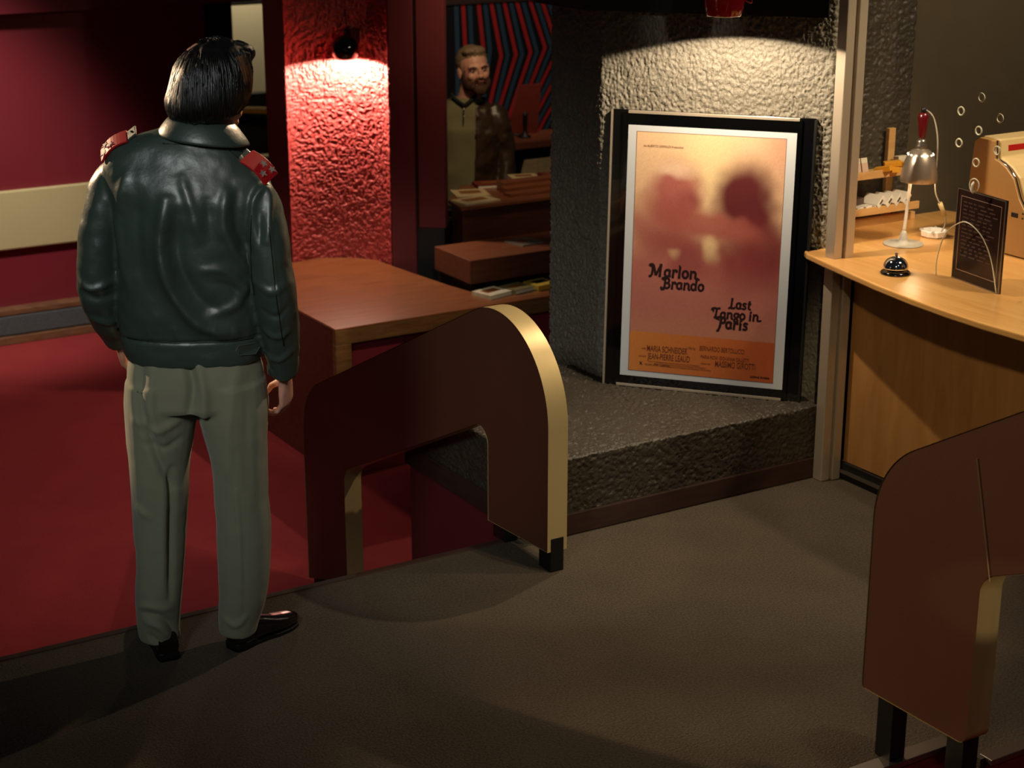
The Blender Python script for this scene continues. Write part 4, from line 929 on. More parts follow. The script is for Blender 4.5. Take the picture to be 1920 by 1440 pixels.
def folds(co, no, lst, back=True):
    """lst: (polyline (a,z), amplitude, width); moves surface that faces the viewer side (-b)"""
    disp = np.zeros(len(co)); P2 = co[:, [0, 2]]
    wgt = np.clip(-no[:, 1]*1.5+0.2, 0, 1) if back else np.clip(no[:, 1]*1.5+0.2, 0, 1)
    for line, amp, wd in lst:
        ln = [(p.x, p.y) for p in catmull([(a, b, 0) for a, b in line], 5)]
        d, t = seg_dist(P2, ln); disp += amp*np.exp(-(d/wd)**2)*np.sin(PI*np.clip(t*0.9+0.05, 0, 1))**0.5
    return co + no*(disp*wgt)[:, None]

# ------------------------------------------------ man in leather jacket, seen from behind
man = empty('person', (1.66, 4.50, 0.0), math.atan2(RT.y, RT.x), 'man seen from behind in a dark green leather jacket with red epaulettes and olive trousers', 'person')
HC = (0.108, 0.012, 1.700)
Rh = Matrix.Rotation(math.radians(-38), 3, 'Z') @ Matrix.Rotation(math.radians(-8), 3, 'X')
body = MB()
head_pieces(body, HC, Rh, 1.0)
slimb(body, [(0.072, -0.03, 1.46), (0.080, -0.02, 1.54), (0.092, -0.01, 1.60), (0.104, 0.0, 1.66)], [(0.085, 0.075), (0.060, 0.060), (0.056, 0.058), (0.055, 0.06)])
body.loft([ring(0.015, 0.0, 0.84, 0.13, 0.08), ring(0.015, 0.0, 0.95, 0.14, 0.085), ring(0.02, 0.0, 1.10, 0.135, 0.09), ring(0.03, 0.0, 1.28, 0.165, 0.10), ring(0.045, -0.01, 1.40, 0.175, 0.09), ring(0.06, -0.015, 1.47, 0.12, 0.07)])
for L_leg in (([(-0.075, 0, 0.90), (-0.095, 0.0, 0.75), (-0.115, 0.01, 0.46), (-0.13, 0.0, 0.10), (-0.135, 0.01, 0.05)], [0.085, 0.075, 0.055, 0.036, 0.036]), ([(0.10, 0, 0.90), (0.115, 0.0, 0.75), (0.125, 0.03, 0.46), (0.105, 0.06, 0.10), (0.105, 0.07, 0.05)], [0.085, 0.075, 0.055, 0.036, 0.036])):
    slimb(body, *L_leg)
LA = [(-0.160, 0.0, 1.43), (-0.215, -0.01, 1.30), (-0.240, -0.01, 1.16), (-0.232, 0.06, 1.04), (-0.222, 0.12, 0.945)]
RA = [(0.225, -0.03, 1.38), (0.252, -0.05, 1.25), (0.265, -0.05, 1.11), (0.268, 0.0, 0.98), (0.262, 0.045, 0.860)]
slimb(body, LA, [0.05, 0.045, 0.042, 0.036, 0.028]); slimb(body, RA, [0.05, 0.045, 0.042, 0.036, 0.028])
fingers(body, (0.264, 0.050, 0.852), (-0.02, 0.25, -1), (-1.0, 0.35, -0.1), (-0.55, 0.9, 0.15), 0.175, curl=1.2, opp=1.0)
fingers(body, (-0.220, 0.125, 0.94), (-0.02, 0.75, -1), (1.0, 0.1, -0.1), (0.1, 1, 0.4), 0.175, curl=0.9)
me = voxelise(body, 0.0042, 2); finish(me, 'body', M['skin'], man)

# jacket
jk = MB()
J = [(0.925, 0.018, 0.0, 0.190, 0.118), (0.96, 0.018, 0.0, 0.202, 0.124), (1.0, 0.017, 0.0, 0.201, 0.126), (1.06, 0.016, -0.002, 0.205, 0.135), (1.14, 0.017, -0.006, 0.200, 0.136), (1.25, 0.02, -0.012, 0.196, 0.136), (1.34, 0.028, -0.016, 0.205, 0.132), (1.40, 0.032, -0.018, 0.226, 0.124), (1.44, 0.033, -0.018, 0.232, 0.112), (1.475, 0.034, -0.018, 0.222, 0.096), (1.505, 0.036, -0.018, 0.198, 0.084), (1.53, 0.042, -0.018, 0.160, 0.074), (1.555, 0.056, -0.016, 0.112, 0.066), (1.575, 0.066, -0.014, 0.080, 0.062)]
A = np.array(J); rr_ = []
for z in np.linspace(0.925, 1.575, 38):
    a, b, ra, rb = [np.interp(z, A[:, 0], A[:, j]) for j in range(1, 5)]
    rr_.append(ring(a, b, z, ra, rb, 0.0))
# shoulders slope down to the right: shear by a
rr_ = [((c[0], c[1], c[2]), (ax[0], 0, -0.15*ax[0]*max(0, min(1, (c[2]-1.2)/0.2))), ay) for c, ax, ay in rr_]
jk.loft(rr_, 40, 2.35)
slimb(jk, [(-0.115, -0.005, 1.475), (-0.170, -0.002, 1.425), (-0.207, -0.012, 1.33), (-0.226, -0.02, 1.23), (-0.236, -0.018, 1.14), (-0.230, 0.035, 1.05), (-0.224, 0.09, 0.985), (-0.221, 0.125, 0.945)], [0.050, (0.064, 0.07), (0.062, 0.072), (0.060, 0.070), (0.060, 0.064), (0.055, 0.060), (0.047, 0.050), (0.042, 0.045)])
slimb(jk, [(0.175, -0.03, 1.43), (0.222, -0.04, 1.375), (0.246, -0.055, 1.28), (0.257, -0.062, 1.19), (0.262, -0.055, 1.10), (0.264, -0.015, 1.00), (0.264, 0.015, 0.92), (0.262, 0.035, 0.872)], [0.052, (0.062, 0.07), (0.060, 0.074), (0.058, 0.072), (0.060, 0.066), (0.055, 0.062), (0.046, 0.052), (0.040, 0.046)])
me = voxelise(jk, 0.0055, 5); co, no = get_np(me)
FJ = [([(-0.009, 1.40), (-0.026, 1.30), (-0.020, 1.20), (0.02, 1.11), (0.075, 1.05), (0.14, 1.03)], 0.026, 0.021),
      ([(0.020, 1.36), (0.016, 1.24), (0.06, 1.14), (0.12, 1.09)], -0.014, 0.020),
      ([(0.095, 1.085), (0.155, 1.105), (0.190, 1.16)], 0.010, 0.014), ([(0.150, 1.42), (0.142, 1.332), (0.170, 1.243), (0.205, 1.18)], 0.013, 0.014),
      ([(0.178, 1.42), (0.176, 1.33), (0.2, 1.26)], -0.008, 0.011), ([(0.080, 1.213), (0.140, 1.206), (0.188, 1.14)], 0.009, 0.012), ([(0.10, 1.18), (0.15, 1.16), (0.19, 1.11)], -0.006, 0.010),
      ([(-0.120, 1.47), (-0.147, 1.362), (-0.148, 1.27), (-0.135, 1.16)], 0.012, 0.016), ([(-0.085, 1.43), (-0.095, 1.30), (-0.08, 1.15)], -0.007, 0.02),
      ([(0.035, 1.46), (0.060, 1.38), (0.075, 1.30)], 0.008, 0.014), ([(0.100, 1.40), (0.105, 1.30)], -0.006, 0.014),
      ([(0.21, 1.33), (0.222, 1.40), (0.247, 1.425), (0.262, 1.391), (0.256, 1.29)], 0.010, 0.009), ([(0.235, 1.37), (0.235, 1.28)], -0.008, 0.010),
      ([(0.262, 1.33), (0.272, 1.20), (0.280, 1.09), (0.280, 0.97)], 0.004, 0.006),
      ([(-0.275, 1.165), (-0.24, 1.145), (-0.19, 1.16)], 0.010, 0.010), ([(-0.27, 1.13), (-0.23, 1.115), (-0.19, 1.12)], -0.008, 0.010), ([(-0.26, 1.05), (-0.2, 1.03)], 0.007, 0.009),
      ([(0.225, 1.17), (0.26, 1.15), (0.30, 1.17)], 0.007, 0.010), ([(0.23, 1.03), (0.265, 1.01), (0.30, 1.03)], 0.007, 0.009), ([(0.22, 0.95), (0.26, 0.93), (0.30, 0.96)], 0.007, 0.008), ([(0.23, 1.09), (0.27, 1.075), (0.30, 1.10)], -0.006, 0.009),
      ([(-0.01, 1.05), (0.0, 1.01)], 0.004, 0.008), ([(0.05, 1.04), (0.055, 1.01)], 0.004, 0.007), ([(0.1, 1.04), (0.11, 1.01)], 0.004, 0.008), ([(0.15, 1.04), (0.16, 1.01)], 0.003, 0.007), ([(-0.08, 1.04), (-0.08, 1.01)], 0.004, 0.008)]
co = folds(co, no, FJ)
# waistband seam groove
me.vertices.foreach_set('co', co.ravel()); me.update(); co, no = get_np(me)
gr = np.exp(-((co[:, 2]-1.003+0.02*(0.1-co[:, 0])*0)/0.0045)**2)*(np.abs(co[:, 0]-0.017) < 0.215)
core = ((co[:, 0]-0.017)/0.215)**2 + (co[:, 1]/0.15)**2 < 1.0
co = co - no*(gr*core*0.006)[:, None]
nse = (vnoise(co*14)-0.5)*0.008 + (vnoise(co*38+4)-0.5)*0.0028
co = co + no*nse[:, None]
me.vertices.foreach_set('co', co.ravel()); me.update()
jacket = finish(me, 'leather_jacket', M['leather'], man)
# collar: standing folded band round the neck
cl = MB(); outl = []
nC = 40; rings_ = []
vs = []; fs = []
for k in range(nC+1):
    th = math.radians(-250 + 320*k/nC)      # opening at the front
    th = math.radians(-90 - 155 + 310*k/nC)
    ca_, sa_ = math.cos(th), math.sin(th)
    fallz = 0.02*max(0, -sa_)
    for (r1, r2, z) in ((0.070, 0.062, 1.545), (0.070, 0.060, 1.590), (0.076, 0.066, 1.606), (0.088, 0.076, 1.605), (0.106, 0.092, 1.582), (0.128, 0.106, 1.552), (0.124, 0.102, 1.544), (0.095, 0.080, 1.560)):
        vs.append((0.078+r1*ca_, -0.012+r2*sa_, z-0.13*(0.0+r1*ca_)-0.10*(sa_ > 0)*sa_*0.3))
m_ = 8
for k in range(nC):
    for j in range(m_): a = k*m_+j; b = k*m_+(j+1) % m_; fs.append((a, b, b+m_, a+m_))
fs.append(tuple(range(m_))); fs.append(tuple(range(nC*m_, nC*m_+m_)))
c_o = mesh('collar', vs, fs, M['leather'], jacket, smooth=True); sb = c_o.modifiers.new('s', 'SUBSURF'); sb.levels = 1; sb.render_levels = 1
# surface helper for placing details on the jacket
bv = BVHTree.FromPolygons([tuple(v.co) for v in me.vertices], [tuple(p.vertices) for p in me.polygons])
def onj(a, z, d=0.0):
    h = bv.ray_cast(Vector((a, -0.6, z)), Vector((0, 1, 0)))
    return (h[0]+h[1]*d, h[1]) if h[0] else (Vector((a, -0.1, z)), Vector((0, -1, 0)))
def seam(pts, nm='seam', r=0.0016, mat='leather_seam'):
    pp = [onj(p.x, p.y, 0.0006)[0] for p in catmull([(a, z, 0) for a, z in pts], 6)]
    MB().tube(pp, r, 6).build(nm, M[mat], jacket, smooth=True)
seam([(-0.150, 1.008), (0.0, 1.003), (0.10, 1.003), (0.195, 1.0)])
seam([(0.215, 1.36), (0.207, 1.25), (0.208, 1.13)]); seam([(0.262, 1.33), (0.270, 1.22), (0.277, 1.1), (0.282, 0.98)])
seam([(-0.02, 1.548), (0.06, 1.545), (0.14, 1.535), (0.18, 1.505)])
# side adjuster tab on the waistband
tb = []
for (a, z) in ((0.150, 0.975), (0.158, 0.962), (0.196, 0.958), (0.206, 0.972), (0.198, 0.988), (0.158, 0.990)):
    tb.append((a, z))
front = [onj(a, z, 0.006)[0] for a, z in tb]; backv = [onj(a, z, -0.002)[0] for a, z in tb]
n6 = len(tb); mesh('waist_tab', front+backv, [tuple(range(n6)), tuple(range(n6, 2*n6))]+[(i, (i+1) % n6, n6+(i+1) % n6, n6+i) for i in range(n6)], M['leather'], jacket)
MB().tube([onj(a, z, 0.0075)[0] for a, z in tb]+[onj(*tb[0], 0.0075)[0]], 0.0009, 5).build('tab_stitching', simple('stitch_green', (86, 98, 80), 0.6), jacket)
# cuff strap
MB().loft([((0.2625, 0.036, 0.878), (0.0455, 0, 0.010), (0, 0.050, 0.006)), ((0.2632, 0.026, 0.905), (0.0465, 0, 0.010), (0, 0.052, 0.006))], 28).build('cuff_strap', M['leather'], jacket, smooth=True, bev=0.002)
MB().tube([(0.245, -0.020, 0.897), (0.272, -0.022, 0.904)], 0.0016, 6).build('cuff_buckle', M['brass'], jacket)
# epaulettes with three stars
def epaulette(p0, p1, wd, lift, label):
    """p0 collar end, p1 shoulder end (a,b,z)"""
    p0 = Vector(p0); p1 = Vector(p1); t = (p1-p0); L_ = t.length; t.normalize(); nn = t.cross(Vector((0, 1, 0))).normalized()
    if nn.z < 0: nn = -nn
    nn = (nn + Vector((0, -lift, 0))).normalized(); s = nn.cross(t).normalized()
    m4 = Matrix((t, s, nn)).transposed().to_4x4(); m4.translation = p0
    n_ = 10; vs = []; fs = []
    for i in range(n_+1):
        x = L_*i/n_; dz = 0.012*math.sin(PI*i/n_)
        for y in (-wd/2, wd/2):
            for z in (-0.003, 0.003): vs.append(m4 @ Vector((x, y, z+dz)))
    for i in range(n_):
        a = 4*i; b = 4*i+4
        fs += [(a, a+2, b+2, b), (a+1, b+1, b+3, a+3), (a, b, b+1, a+1), (a+2, a+3, b+3, b+2)]
    fs += [(0, 1, 3, 2), (4*n_, 4*n_+2, 4*n_+3, 4*n_+1)]
    e = mesh('epaulette', vs, fs, M['epaulette'], jacket, smooth=False); bevel(e, 0.0015)
    for (x, y) in ((0.52, 0.16), (0.80, 0.30), (0.72, -0.24)):
        pl_ = []
        for k in range(10):
            r = 0.0125 if k % 2 == 0 else 0.0048; a = PI*k/5+0.3; pl_.append((L_*x+r*math.cos(a), wd*y+r*math.sin(a)))
        dz = 0.012*math.sin(PI*x)
        MB().prism(pl_, 0.003+dz, 0.0065+dz, m4).build('star', M['silver'], e)
    # leather strap under it towards the collar
    vs = []
    strap = MB().box(-0.030, 0.02, -wd*0.36, wd*0.36, -0.005, 0.001, m4).build('strap', M['leather'], jacket, bev=0.002)
    MB().ball(m4 @ Vector((-0.018, 0, 0.002)), 0.005, 0.005, 0.003, nu=10, nv=6).build('button', M['black_gloss'], strap, smooth=True)
epaulette((0.196, -0.045, 1.508), (0.264, -0.058, 1.446), 0.062, 0.75, 0)
epaulette((-0.125, -0.030, 1.560), (-0.200, -0.025, 1.502), 0.060, 0.45, 0)

# trousers
tr_ = MB()
tr_.loft([ring(0.016, 0.0, z, ra, rb) for z, ra, rb in ((0.985, 0.165, 0.105), (0.95, 0.178, 0.112), (0.90, 0.190, 0.120), (0.85, 0.196, 0.126), (0.80, 0.196, 0.128), (0.785, 0.185, 0.120))], 40, 2.3)
slimb(tr_, [(-0.085, 0.0, 0.86), (-0.086, 0.0, 0.78), (-0.094, 0.0, 0.69), (-0.102, 0.0, 0.59), (-0.112, 0.01, 0.45), (-0.122, 0.01, 0.30), (-0.132, 0.0, 0.15), (-0.134, 0.0, 0.075), (-0.135, 0.0, 0.052)],
      [(0.098, 0.12), (0.104, 0.118), (0.096, 0.110), (0.086, 0.098), (0.078, 0.088), (0.072, 0.080), (0.065, 0.074), (0.062, 0.070), (0.061, 0.068)], n=28)
slimb(tr_, [(0.115, 0.0, 0.86), (0.118, 0.0, 0.78), (0.124, 0.005, 0.69), (0.128, 0.01, 0.59), (0.128, 0.025, 0.45), (0.122, 0.035, 0.30), (0.110, 0.045, 0.17), (0.095, 0.045, 0.085), (0.092, 0.045, 0.050)],
      [(0.100, 0.12), (0.103, 0.118), (0.092, 0.110), (0.081, 0.098), (0.079, 0.090), (0.078, 0.084), (0.072, 0.078), (0.060, 0.072), (0.055, 0.068)], n=28)
me = voxelise(tr_, 0.0055, 4); co, no = get_np(me)
FT = [([(0.012, 0.96), (0.030, 0.88), (0.016, 0.79)], -0.013, 0.014), ([(0.045, 0.94), (0.062, 0.84), (0.05, 0.74)], 0.008, 0.014),
      ([(-0.117, 0.939), (-0.126, 0.814), (-0.09, 0.68), (-0.051, 0.56)], -0.012, 0.013), ([(-0.08, 0.93), (-0.09, 0.8), (-0.06, 0.70)], 0.006, 0.014),
      ([(-0.050, 0.62), (-0.070, 0.42), (-0.085, 0.20)], -0.010, 0.008), ([(-0.075, 0.58), (-0.09, 0.42), (-0.105, 0.22)], 0.004, 0.010),
      ([(-0.155, 0.16), (-0.118, 0.15), (-0.09, 0.12), (-0.078, 0.08)], -0.010, 0.010), ([(-0.16, 0.135), (-0.12, 0.12), (-0.10, 0.08)], 0.009, 0.012), ([(-0.15, 0.09), (-0.125, 0.06)], -0.008, 0.008), ([(-0.185, 0.17), (-0.15, 0.185), (-0.09, 0.17)], 0.006, 0.010),
      ([(-0.14, 0.77), (-0.08, 0.745), (-0.02, 0.765)], 0.006, 0.012), ([(-0.12, 0.70), (-0.06, 0.69), (-0.02, 0.71)], -0.004, 0.010),
      ([(0.154, 0.939), (0.122, 0.751), (0.107, 0.591)], 0.004, 0.016), ([(0.19, 0.92), (0.17, 0.75), (0.16, 0.55)], -0.003, 0.016),
      ([(0.128, 0.55), (0.126, 0.35), (0.112, 0.14)], 0.004, 0.007), ([(0.06, 0.12), (0.10, 0.10), (0.13, 0.13)], 0.005, 0.010), ([(-0.165, 0.50), (-0.13, 0.47)], 0.005, 0.012)]
co = folds(co, no, [(l_, a_*1.6, w_) for l_, a_, w_ in FT]); co = co + no*((vnoise(co*10)-0.5)*0.007+(vnoise(co*30+9)-0.5)*0.002)[:, None]
me.vertices.foreach_set('co', co.ravel()); me.update(); finish(me, 'trousers', M['trouser'], man)

# shoes
def shoe(heel, toe, z0=0.0):
    h = Vector(heel); t = Vector(toe); d = (t-h); L_ = d.length; d.normalize(); s = Vector((-d.y, d.x, 0))
    rings_ = []
    for u, wdt, ht, zc in ((0.0, 0.018, 0.030, 0.04), (0.03, 0.031, 0.040, 0.045), (0.12, 0.035, 0.045, 0.050), (0.25, 0.035, 0.044, 0.050), (0.42, 0.036, 0.036, 0.044), (0.60, 0.043, 0.028, 0.036), (0.76, 0.044, 0.022, 0.031), (0.90, 0.036, 0.018, 0.027), (0.98, 0.020, 0.013, 0.023), (1.0, 0.008, 0.006, 0.02)):
        rings_.append((h+d*L_*u+Vector((0, 0, zc+z0)), s*wdt, Vector((0, 0, ht))))
    b_ = MB().loft(rings_, 24, 2.4)
    me_ = voxelise(b_, 0.004, 3); o = finish(me_, 'shoe', M['shoe'], man)
    sl = []
    for u, wdt in ((0.0, 0.02), (0.02, 0.031), (0.12, 0.035), (0.3, 0.032), (0.45, 0.034), (0.62, 0.044), (0.78, 0.045), (0.92, 0.034), (1.0, 0.012)): sl.append((u, wdt))
    pl_ = [h+d*L_*u+s*wdt for u, wdt in sl] + [h+d*L_*u-s*wdt for u, wdt in sl[::-1]]
    MB().prism([(p.x, p.y) for p in pl_], z0+0.001, z0+0.012).build('sole', M['black'], o, bev=0.002)
    pl_ = [h+d*L_*u+s*wdt for u, wdt in sl[:4]] + [h+d*L_*u-s*wdt for u, wdt in sl[:4][::-1]]
    MB().prism([(p.x, p.y) for p in pl_], z0+0.001, z0+0.026).build('heel', M['black'], o, bev=0.002)
shoe((-0.096, -0.060, 0), (-0.215, 0.205, 0)); shoe((0.074, 0.010, 0), (0.245, 0.215, 0))

# hair: bob with parted fringe, built of a solid shape and overlapping locks
hr = MB()
def hring(z, a, b, ra, rb): return ((a, b, z), (ra, 0, 0), (0, rb, 0))
HRt = [(1.600, 0.070, -0.020, 0.052, 0.055), (1.606, 0.078, -0.024, 0.078, 0.080), (1.622, 0.086, -0.022, 0.096, 0.095), (1.650, 0.094, -0.014, 0.110, 0.108), (1.690, 0.104, -0.006, 0.110, 0.112), (1.735, 0.110, 0.0, 0.104, 0.110), (1.770, 0.116, 0.002, 0.088, 0.098), (1.800, 0.122, 0.004, 0.060, 0.072), (1.815, 0.124, 0.004, 0.030, 0.04), (1.820, 0.124, 0.004, 0.006, 0.01)]
A = np.array(HRt); zs = [1.600+0.22*(0.5-0.5*math.cos(PI*i/26)) for i in range(27)]
hr.loft([hring(z, *[np.interp(z, A[:, 0], A[:, j]) for j in range(1, 5)]) for z in zs], 32)
hr.ball((0.172, 0.045, 1.775), 0.046, 0.06, 0.030)
hm = voxelise(hr, 0.005, 4); co, no = get_np(hm)
# cut away the face side (local +y of head, to the right-front)
fd = np.array((Rh @ Vector((0, 1, 0)))[:]); rel = co-np.array(HC); fr = rel@fd
low = np.clip((1.735-co[:, 2])/0.05, 0, 1)
push = np.clip(fr-0.045, 0, 1)*low; co = co - fd[None, :]*push[:, None]
# lower right side lifts off the nape so the jaw and neck show
co = co + no*((vnoise(co*np.array([70, 70, 9]))-0.5)*0.007)[:, None]
hm.vertices.foreach_set('co', co.ravel()); hm.update()
hair = finish(hm, 'hair', M['hair'], man)
hb = BVHTree.FromPolygons([tuple(v.co) for v in hm.vertices], [tuple(p.vertices) for p in hm.polygons])
crown = Vector((0.105, -0.01, 1.80)); axis = Vector((0.100, -0.008, 1.68))
lk = MB(); rr = random.Random(11)
for i in range(620):
    th = rr.uniform(0, 2*PI)
    dirh = Vector((math.cos(th), math.sin(th), 0)); f = dirh.dot(Vector(fd))
    zend = 1.607+rr.uniform(-0.006, 0.02) + (0.03*max(0, dirh.x-0.3)) ; z0 = rr.uniform(1.70, 1.815)
    if f > 0.55: zend = 1.735
    pts = []; m_ = 9; sweep = rr.uniform(-0.12, 0.12)
    for k in range(m_):
        z = z0+(zend-z0)*k/(m_-1); a2 = th+sweep*k/m_
        o_ = Vector((0.104, -0.006, z)); dv = Vector((math.cos(a2), math.sin(a2), 0.0))
        if z > 1.79: dv = Vector((math.cos(a2), math.sin(a2), 0.9))
        h = hb.ray_cast(o_+dv*0.4, -dv)
        if h[0] is None: continue
        pts.append(h[0]+dv.normalized()*(0.0015+0.0015*rr.random()))
    if len(pts) > 3:
        w0_ = rr.uniform(0.0012, 0.0028); lk.tube(pts, [w0_*(0.7 if k == 0 else 1)*(1 if k < len(pts)-2 else 0.5) for k in range(len(pts))], 5)
lk_o = lk.build('locks', M['hair'], hair, smooth=True); lk_o['kind'] = 'stuff'
# side locks coloured brown to stand for back light; fringe quiff at the right
fq = MB()
for i in range(26):
    k = i/25; p0 = Vector((0.118+0.02*rr.random(), 0.02+0.05*k, 1.806-0.006*k)); p1 = Vector((0.172, 0.03+0.05*k, 1.803-0.012*k)); p2 = Vector((0.203+0.006*rr.random(), 0.03+0.04*k, 1.792-0.012*k)); p3 = Vector((0.216, 0.035+0.03*k, 1.776-0.012*rr.random()))
    fq.tube(catmull([p0, p1, p2, p3], 4), 0.0036, 5)
fq.build('fringe', M['hair'], hair, smooth=True)
bh = simple('backlit_hair', (130, 84, 56), 0.42, spec=0.6)
sd = MB()
def hx(y, z, sg):
    ra = np.interp(z, A_h[:, 0], A_h[:, 3]); rb = np.interp(z, A_h[:, 0], A_h[:, 4]); ac = np.interp(z, A_h[:, 0], A_h[:, 1]); bc = np.interp(z, A_h[:, 0], A_h[:, 2])
    return ac + sg*(ra*math.sqrt(max(0.02, 1-((y-bc)/rb)**2))+0.001)
A_h = np.array(HRt)
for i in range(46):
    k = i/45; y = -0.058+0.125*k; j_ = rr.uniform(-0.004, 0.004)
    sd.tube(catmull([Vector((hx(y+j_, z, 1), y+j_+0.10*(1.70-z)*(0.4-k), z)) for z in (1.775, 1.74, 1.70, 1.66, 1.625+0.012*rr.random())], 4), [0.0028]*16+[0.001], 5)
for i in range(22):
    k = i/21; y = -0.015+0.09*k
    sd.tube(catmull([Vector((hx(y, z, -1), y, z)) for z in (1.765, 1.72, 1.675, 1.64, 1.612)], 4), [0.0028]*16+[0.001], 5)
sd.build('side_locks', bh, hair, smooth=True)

# ------------------------------------------------ bearded man behind the shop counter
BP = Vector((5.31, 9.25, LOW+0.0))
m2 = empty('person', BP, math.atan2(RT.y, RT.x), 'bearded man with greying hair, olive polo shirt and brown leather jacket behind the counter', 'person')
# local frame: x right, y away; he faces the camera, so face direction is -y
s_ = 1.0
HZ = 1.815; m2.scale = (0.97, 1.0, 0.972)
Rf = Matrix.Rotation(math.radians(180+20), 3, 'Z') @ Matrix.Rotation(math.radians(4), 3, 'X') @ Matrix.Rotation(math.radians(5), 3, 'Y')
b2 = MB(); HS = 1.20
M4 = head_pieces(b2, (0.03, 0, HZ), Rf, HS)
slimb(b2, [(-0.02, 0.03, 1.52), (-0.005, 0.02, 1.62), (0.015, 0.01, 1.72), (0.03, 0, 1.80)], [(0.09, 0.08), (0.068, 0.068), (0.064, 0.066), (0.06, 0.065)])
b2.loft([ring(-0.03, 0.03, 0.85, 0.17, 0.11), ring(-0.03, 0.03, 1.05, 0.165, 0.11), ring(-0.03, 0.03, 1.25, 0.16, 0.11), ring(-0.03, 0.03, 1.42, 0.19, 0.12), ring(-0.03, 0.03, 1.52, 0.185, 0.10), ring(-0.025, 0.03, 1.60, 0.11, 0.08)])
for sx in (-1, 1):
    slimb(b2, [(-0.03+0.09*sx, 0.03, 0.9), (-0.03+0.10*sx, 0.02, 0.5), (-0.03+0.10*sx, 0.04, 0.10), (-0.03+0.10*sx, 0.0, 0.02)], [0.09, 0.06, 0.045, 0.045])
    arm = [(-0.03+0.19*sx, 0.03, 1.53), (-0.03+0.25*sx, 0.04, 1.35), (-0.03+0.27*sx, 0.05, 1.20), (-0.03+0.26*sx, -0.03, 1.06), (-0.03+0.25*sx, -0.08, 0.95)]
    slimb(b2, arm, [0.055, 0.048, 0.045, 0.036, 0.03])
    fingers(b2, (-0.03+0.25*sx, -0.085, 0.94), (0, -0.4, -1), (-sx, 0, 0), (0, -1, 0.2), 0.185, curl=0.8)
me = voxelise(b2, 0.005, 2); finish(me, 'body', M['skin'], m2)
def hp(x, y, z): return M4 @ Vector((x, y, z))
for sx in (-1, 1):
    e = MB().ball(hp(0.031*sx, 0.0785, -0.008), 0.0125, 0.0125, 0.0065, nu=12, nv=8).build('eye', M['eye'], m2, smooth=True)
    MB().ball(hp(0.031*sx, 0.0895, -0.008), 0.006, 0.0055, 0.0058, nu=10, nv=6).build('iris', M['iris'], e, smooth=True)
    MB().tube(catmull([hp(0.014*sx, 0.096, 0.006), hp(0.033*sx, 0.093, 0.013), hp(0.052*sx, 0.080, 0.006)], 5), 0.0052, 6).build('eyebrow', M['beard'], m2, smooth=True)
MB().tube([hp(-0.020, 0.1, -0.0635), hp(0, 0.1055, -0.062), hp(0.020, 0.1, -0.0635)], [0.003, 0.005, 0.003], 8).build('mouth', M['lip'], m2, smooth=True)
# beard
bd = MB()
def bb(p, rx, ry, rz): bd.lathe([(math.sin(PI*j/10) if 0 < j < 10 else 0.02, -math.cos(PI*j/10)) for j in range(11)], 18, M4 @ Matrix.Translation(p) @ Matrix.Diagonal((rx, ry, rz, 1)))
bb((0, 0.082, -0.108), 0.036, 0.026, 0.028); bb((0, 0.062, -0.105), 0.045, 0.045, 0.028)
for sx in (-1, 1):
    bb((0.052*sx, 0.030, -0.078), 0.020, 0.046, 0.034); bb((0.062*sx, 0.015, -0.05), 0.012, 0.022, 0.036); bb((0.038*sx, 0.068, -0.085), 0.018, 0.026, 0.026)
    bb((0.016*sx, 0.096, -0.052), 0.018, 0.010, 0.0065); bb((0.030*sx, 0.088, -0.066), 0.009, 0.010, 0.014)
bm_ = voxelise(bd, 0.004, 2); co, no = get_np(bm_); co = co+no*((vnoise(co*160)-0.5)*0.005)[:, None]; bm_.vertices.foreach_set('co', co.ravel()); bm_.update(); finish(bm_, 'beard', M['beard'], m2)
# hair cap
hc = MB()
def hh(p, rx, ry, rz): hc.lathe([(math.sin(PI*j/12) if 0 < j < 12 else 0.02, -math.cos(PI*j/12)) for j in range(13)], 20, M4 @ Matrix.Translation(p) @ Matrix.Diagonal((rx, ry, rz, 1)))
hh((0, -0.022, 0.034), 0.083, 0.100, 0.088); hh((0, 0.030, 0.088), 0.062, 0.045, 0.030); hh((0.02, 0.04, 0.093), 0.045, 0.038, 0.022)
hm2 = voxelise(hc, 0.005, 2); co, no = get_np(hm2)
inv = np.array(M4.inverted()); lc = co@inv[:3, :3].T+inv[:3, 3]
fr = np.clip(lc[:, 1]-0.02, 0, 1)*np.clip((0.062-lc[:, 2])/0.02, 0, 1); fdv = np.array((Rf @ Vector((0, 1, 0)))[:])
co = co - fdv[None, :]*(fr*1.1*HS)[:, None]; co = co+no*((vnoise(co*np.array([120, 120, 40]))-0.5)*0.008)[:, None]
hm2.vertices.foreach_set('co', co.ravel()); hm2.update(); finish(hm2, 'hair', M['grey_hair'], m2)
# polo shirt
ps = MB().loft([ring(-0.03, 0.03, 0.95, 0.185, 0.125), ring(-0.03, 0.03, 1.10, 0.18, 0.125), ring(-0.03, 0.03, 1.30, 0.175, 0.125), ring(-0.03, 0.03, 1.44, 0.20, 0.13), ring(-0.03, 0.03, 1.53, 0.19, 0.112), ring(-0.028, 0.03, 1.60, 0.125, 0.092), ring(-0.026, 0.03, 1.635, 0.085, 0.08)], 30, 2.3)
me = voxelise(ps, 0.007, 3); co, no = get_np(me); co = co+no*((vnoise(co*12)-0.5)*0.014)[:, None]; me.vertices.foreach_set('co', co.ravel()); me.update(); shirt = finish(me, 'polo_shirt', M['polo'], m2)
MB().tube(catmull([(-0.11, -0.01, 1.655), (-0.085, -0.055, 1.63), (-0.035, -0.082, 1.60), (-0.02, -0.082, 1.60), (0.03, -0.055, 1.635), (0.05, -0.01, 1.665)], 5), 0.011, 8).build('collar', M['dark_cloth'], shirt, smooth=True)
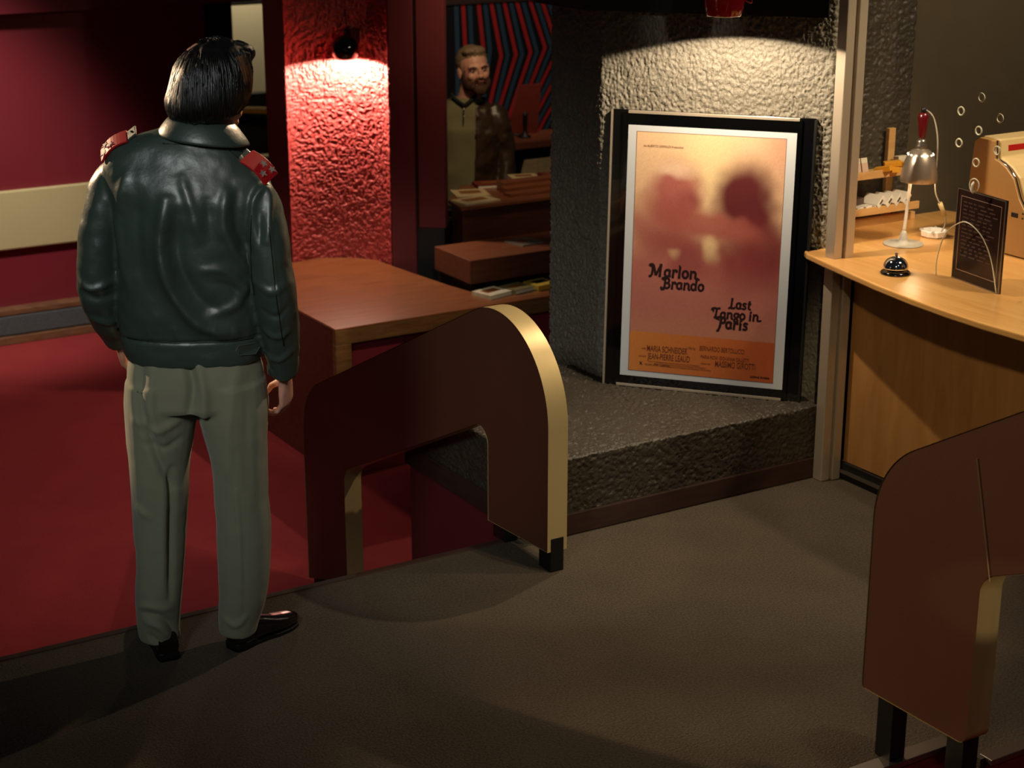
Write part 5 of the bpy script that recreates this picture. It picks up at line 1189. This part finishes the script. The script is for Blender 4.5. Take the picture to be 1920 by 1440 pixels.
MB().tube([(-0.03, -0.085, 1.60), (-0.032, -0.098, 1.54), (-0.034, -0.104, 1.48)], 0.004, 6).build('placket', M['dark_cloth'], shirt)
for z in (1.575, 1.53): MB().ball((-0.030, -0.1, z), 0.005, 0.003, 0.005, nu=8, nv=6).build('button', M['white_card'], shirt, smooth=True)
# open jacket: shell with the front cut away
j2 = MB().loft([ring(-0.03, 0.035, 0.92, 0.225, 0.150), ring(-0.03, 0.035, 1.05, 0.225, 0.150), ring(-0.03, 0.035, 1.25, 0.22, 0.150), ring(-0.03, 0.035, 1.42, 0.225, 0.152), ring(-0.03, 0.035, 1.52, 0.21, 0.132), ring(-0.03, 0.035, 1.585, 0.165, 0.11), ring(-0.03, 0.035, 1.63, 0.115, 0.095)], 36, 2.3)
for sx in (-1, 1):
    slimb(j2, [(-0.03+0.15*sx, 0.03, 1.56), (-0.03+0.20*sx, 0.035, 1.50), (-0.03+0.245*sx, 0.04, 1.36), (-0.03+0.262*sx, 0.04, 1.20), (-0.03+0.262*sx, -0.02, 1.07), (-0.03+0.255*sx, -0.07, 0.97)], [0.055, 0.075, 0.07, 0.065, 0.058, 0.05])
me = voxelise(j2, 0.007, 3)
bm = bmesh.new(); bm.from_mesh(me)
kill = []
for v in bm.verts:
    x, y, z = v.co
    half = 0.075 + 0.05*max(0, (1.66-z)/0.7)*0 + 0.02
    cx = -0.045
    if z > 0.93 and y < 0.03 and -0.15 < (x-cx) < (0.085 - 0.05*max(0, (1.3-z))): kill.append(v)
    elif z > 1.615: kill.append(v)
bmesh.ops.delete(bm, geom=kill, context='VERTS'); bm.to_mesh(me); bm.free(); me.update()
co, no = get_np(me); co = co+no*((vnoise(co*13+2)-0.5)*0.03+(vnoise(co*34+2)-0.5)*0.010)[:, None]; me.vertices.foreach_set('co', co.ravel()); me.update()
jo = finish(me, 'leather_jacket', M['brown_leather'], m2); so = jo.modifiers.new('sol', 'SOLIDIFY'); so.thickness = 0.006
MB().tube(catmull([(0.045, -0.118, 1.30), (0.047, -0.118, 1.42), (0.050, -0.105, 1.52), (0.060, -0.06, 1.60), (0.075, -0.01, 1.645), (0.04, 0.07, 1.66)], 5), [0.010, 0.014, 0.020, 0.022, 0.02, 0.02]+[0.018]*20, 8, flat=(Vector((0, 1, 0)), 0.5)).build('lapel', M['brown_leather'], jo, smooth=True) if False else None
# trousers and shoes
t2 = MB().loft([ring(-0.03, 0.03, 0.78, 0.185, 0.13), ring(-0.03, 0.03, 0.96, 0.18, 0.125)], 24)
for sx in (-1, 1): slimb(t2, [(-0.03+0.095*sx, 0.03, 0.85), (-0.03+0.10*sx, 0.03, 0.5), (-0.03+0.10*sx, 0.04, 0.06)], [0.105, 0.085, 0.07])
me = voxelise(t2, 0.01, 2); finish(me, 'trousers', M['dark_cloth'], m2)
for sx in (-1, 1):
    MB().loft([((-0.03+0.10*sx, 0.07, 0.04), (0.04, 0, 0), (0, 0, 0.04)), ((-0.03+0.10*sx, -0.02, 0.045), (0.045, 0, 0), (0, 0, 0.045)), ((-0.03+0.105*sx, -0.16, 0.03), (0.04, 0, 0), (0, 0, 0.03))], 16).build('shoe', M['shoe'], m2, smooth=True)
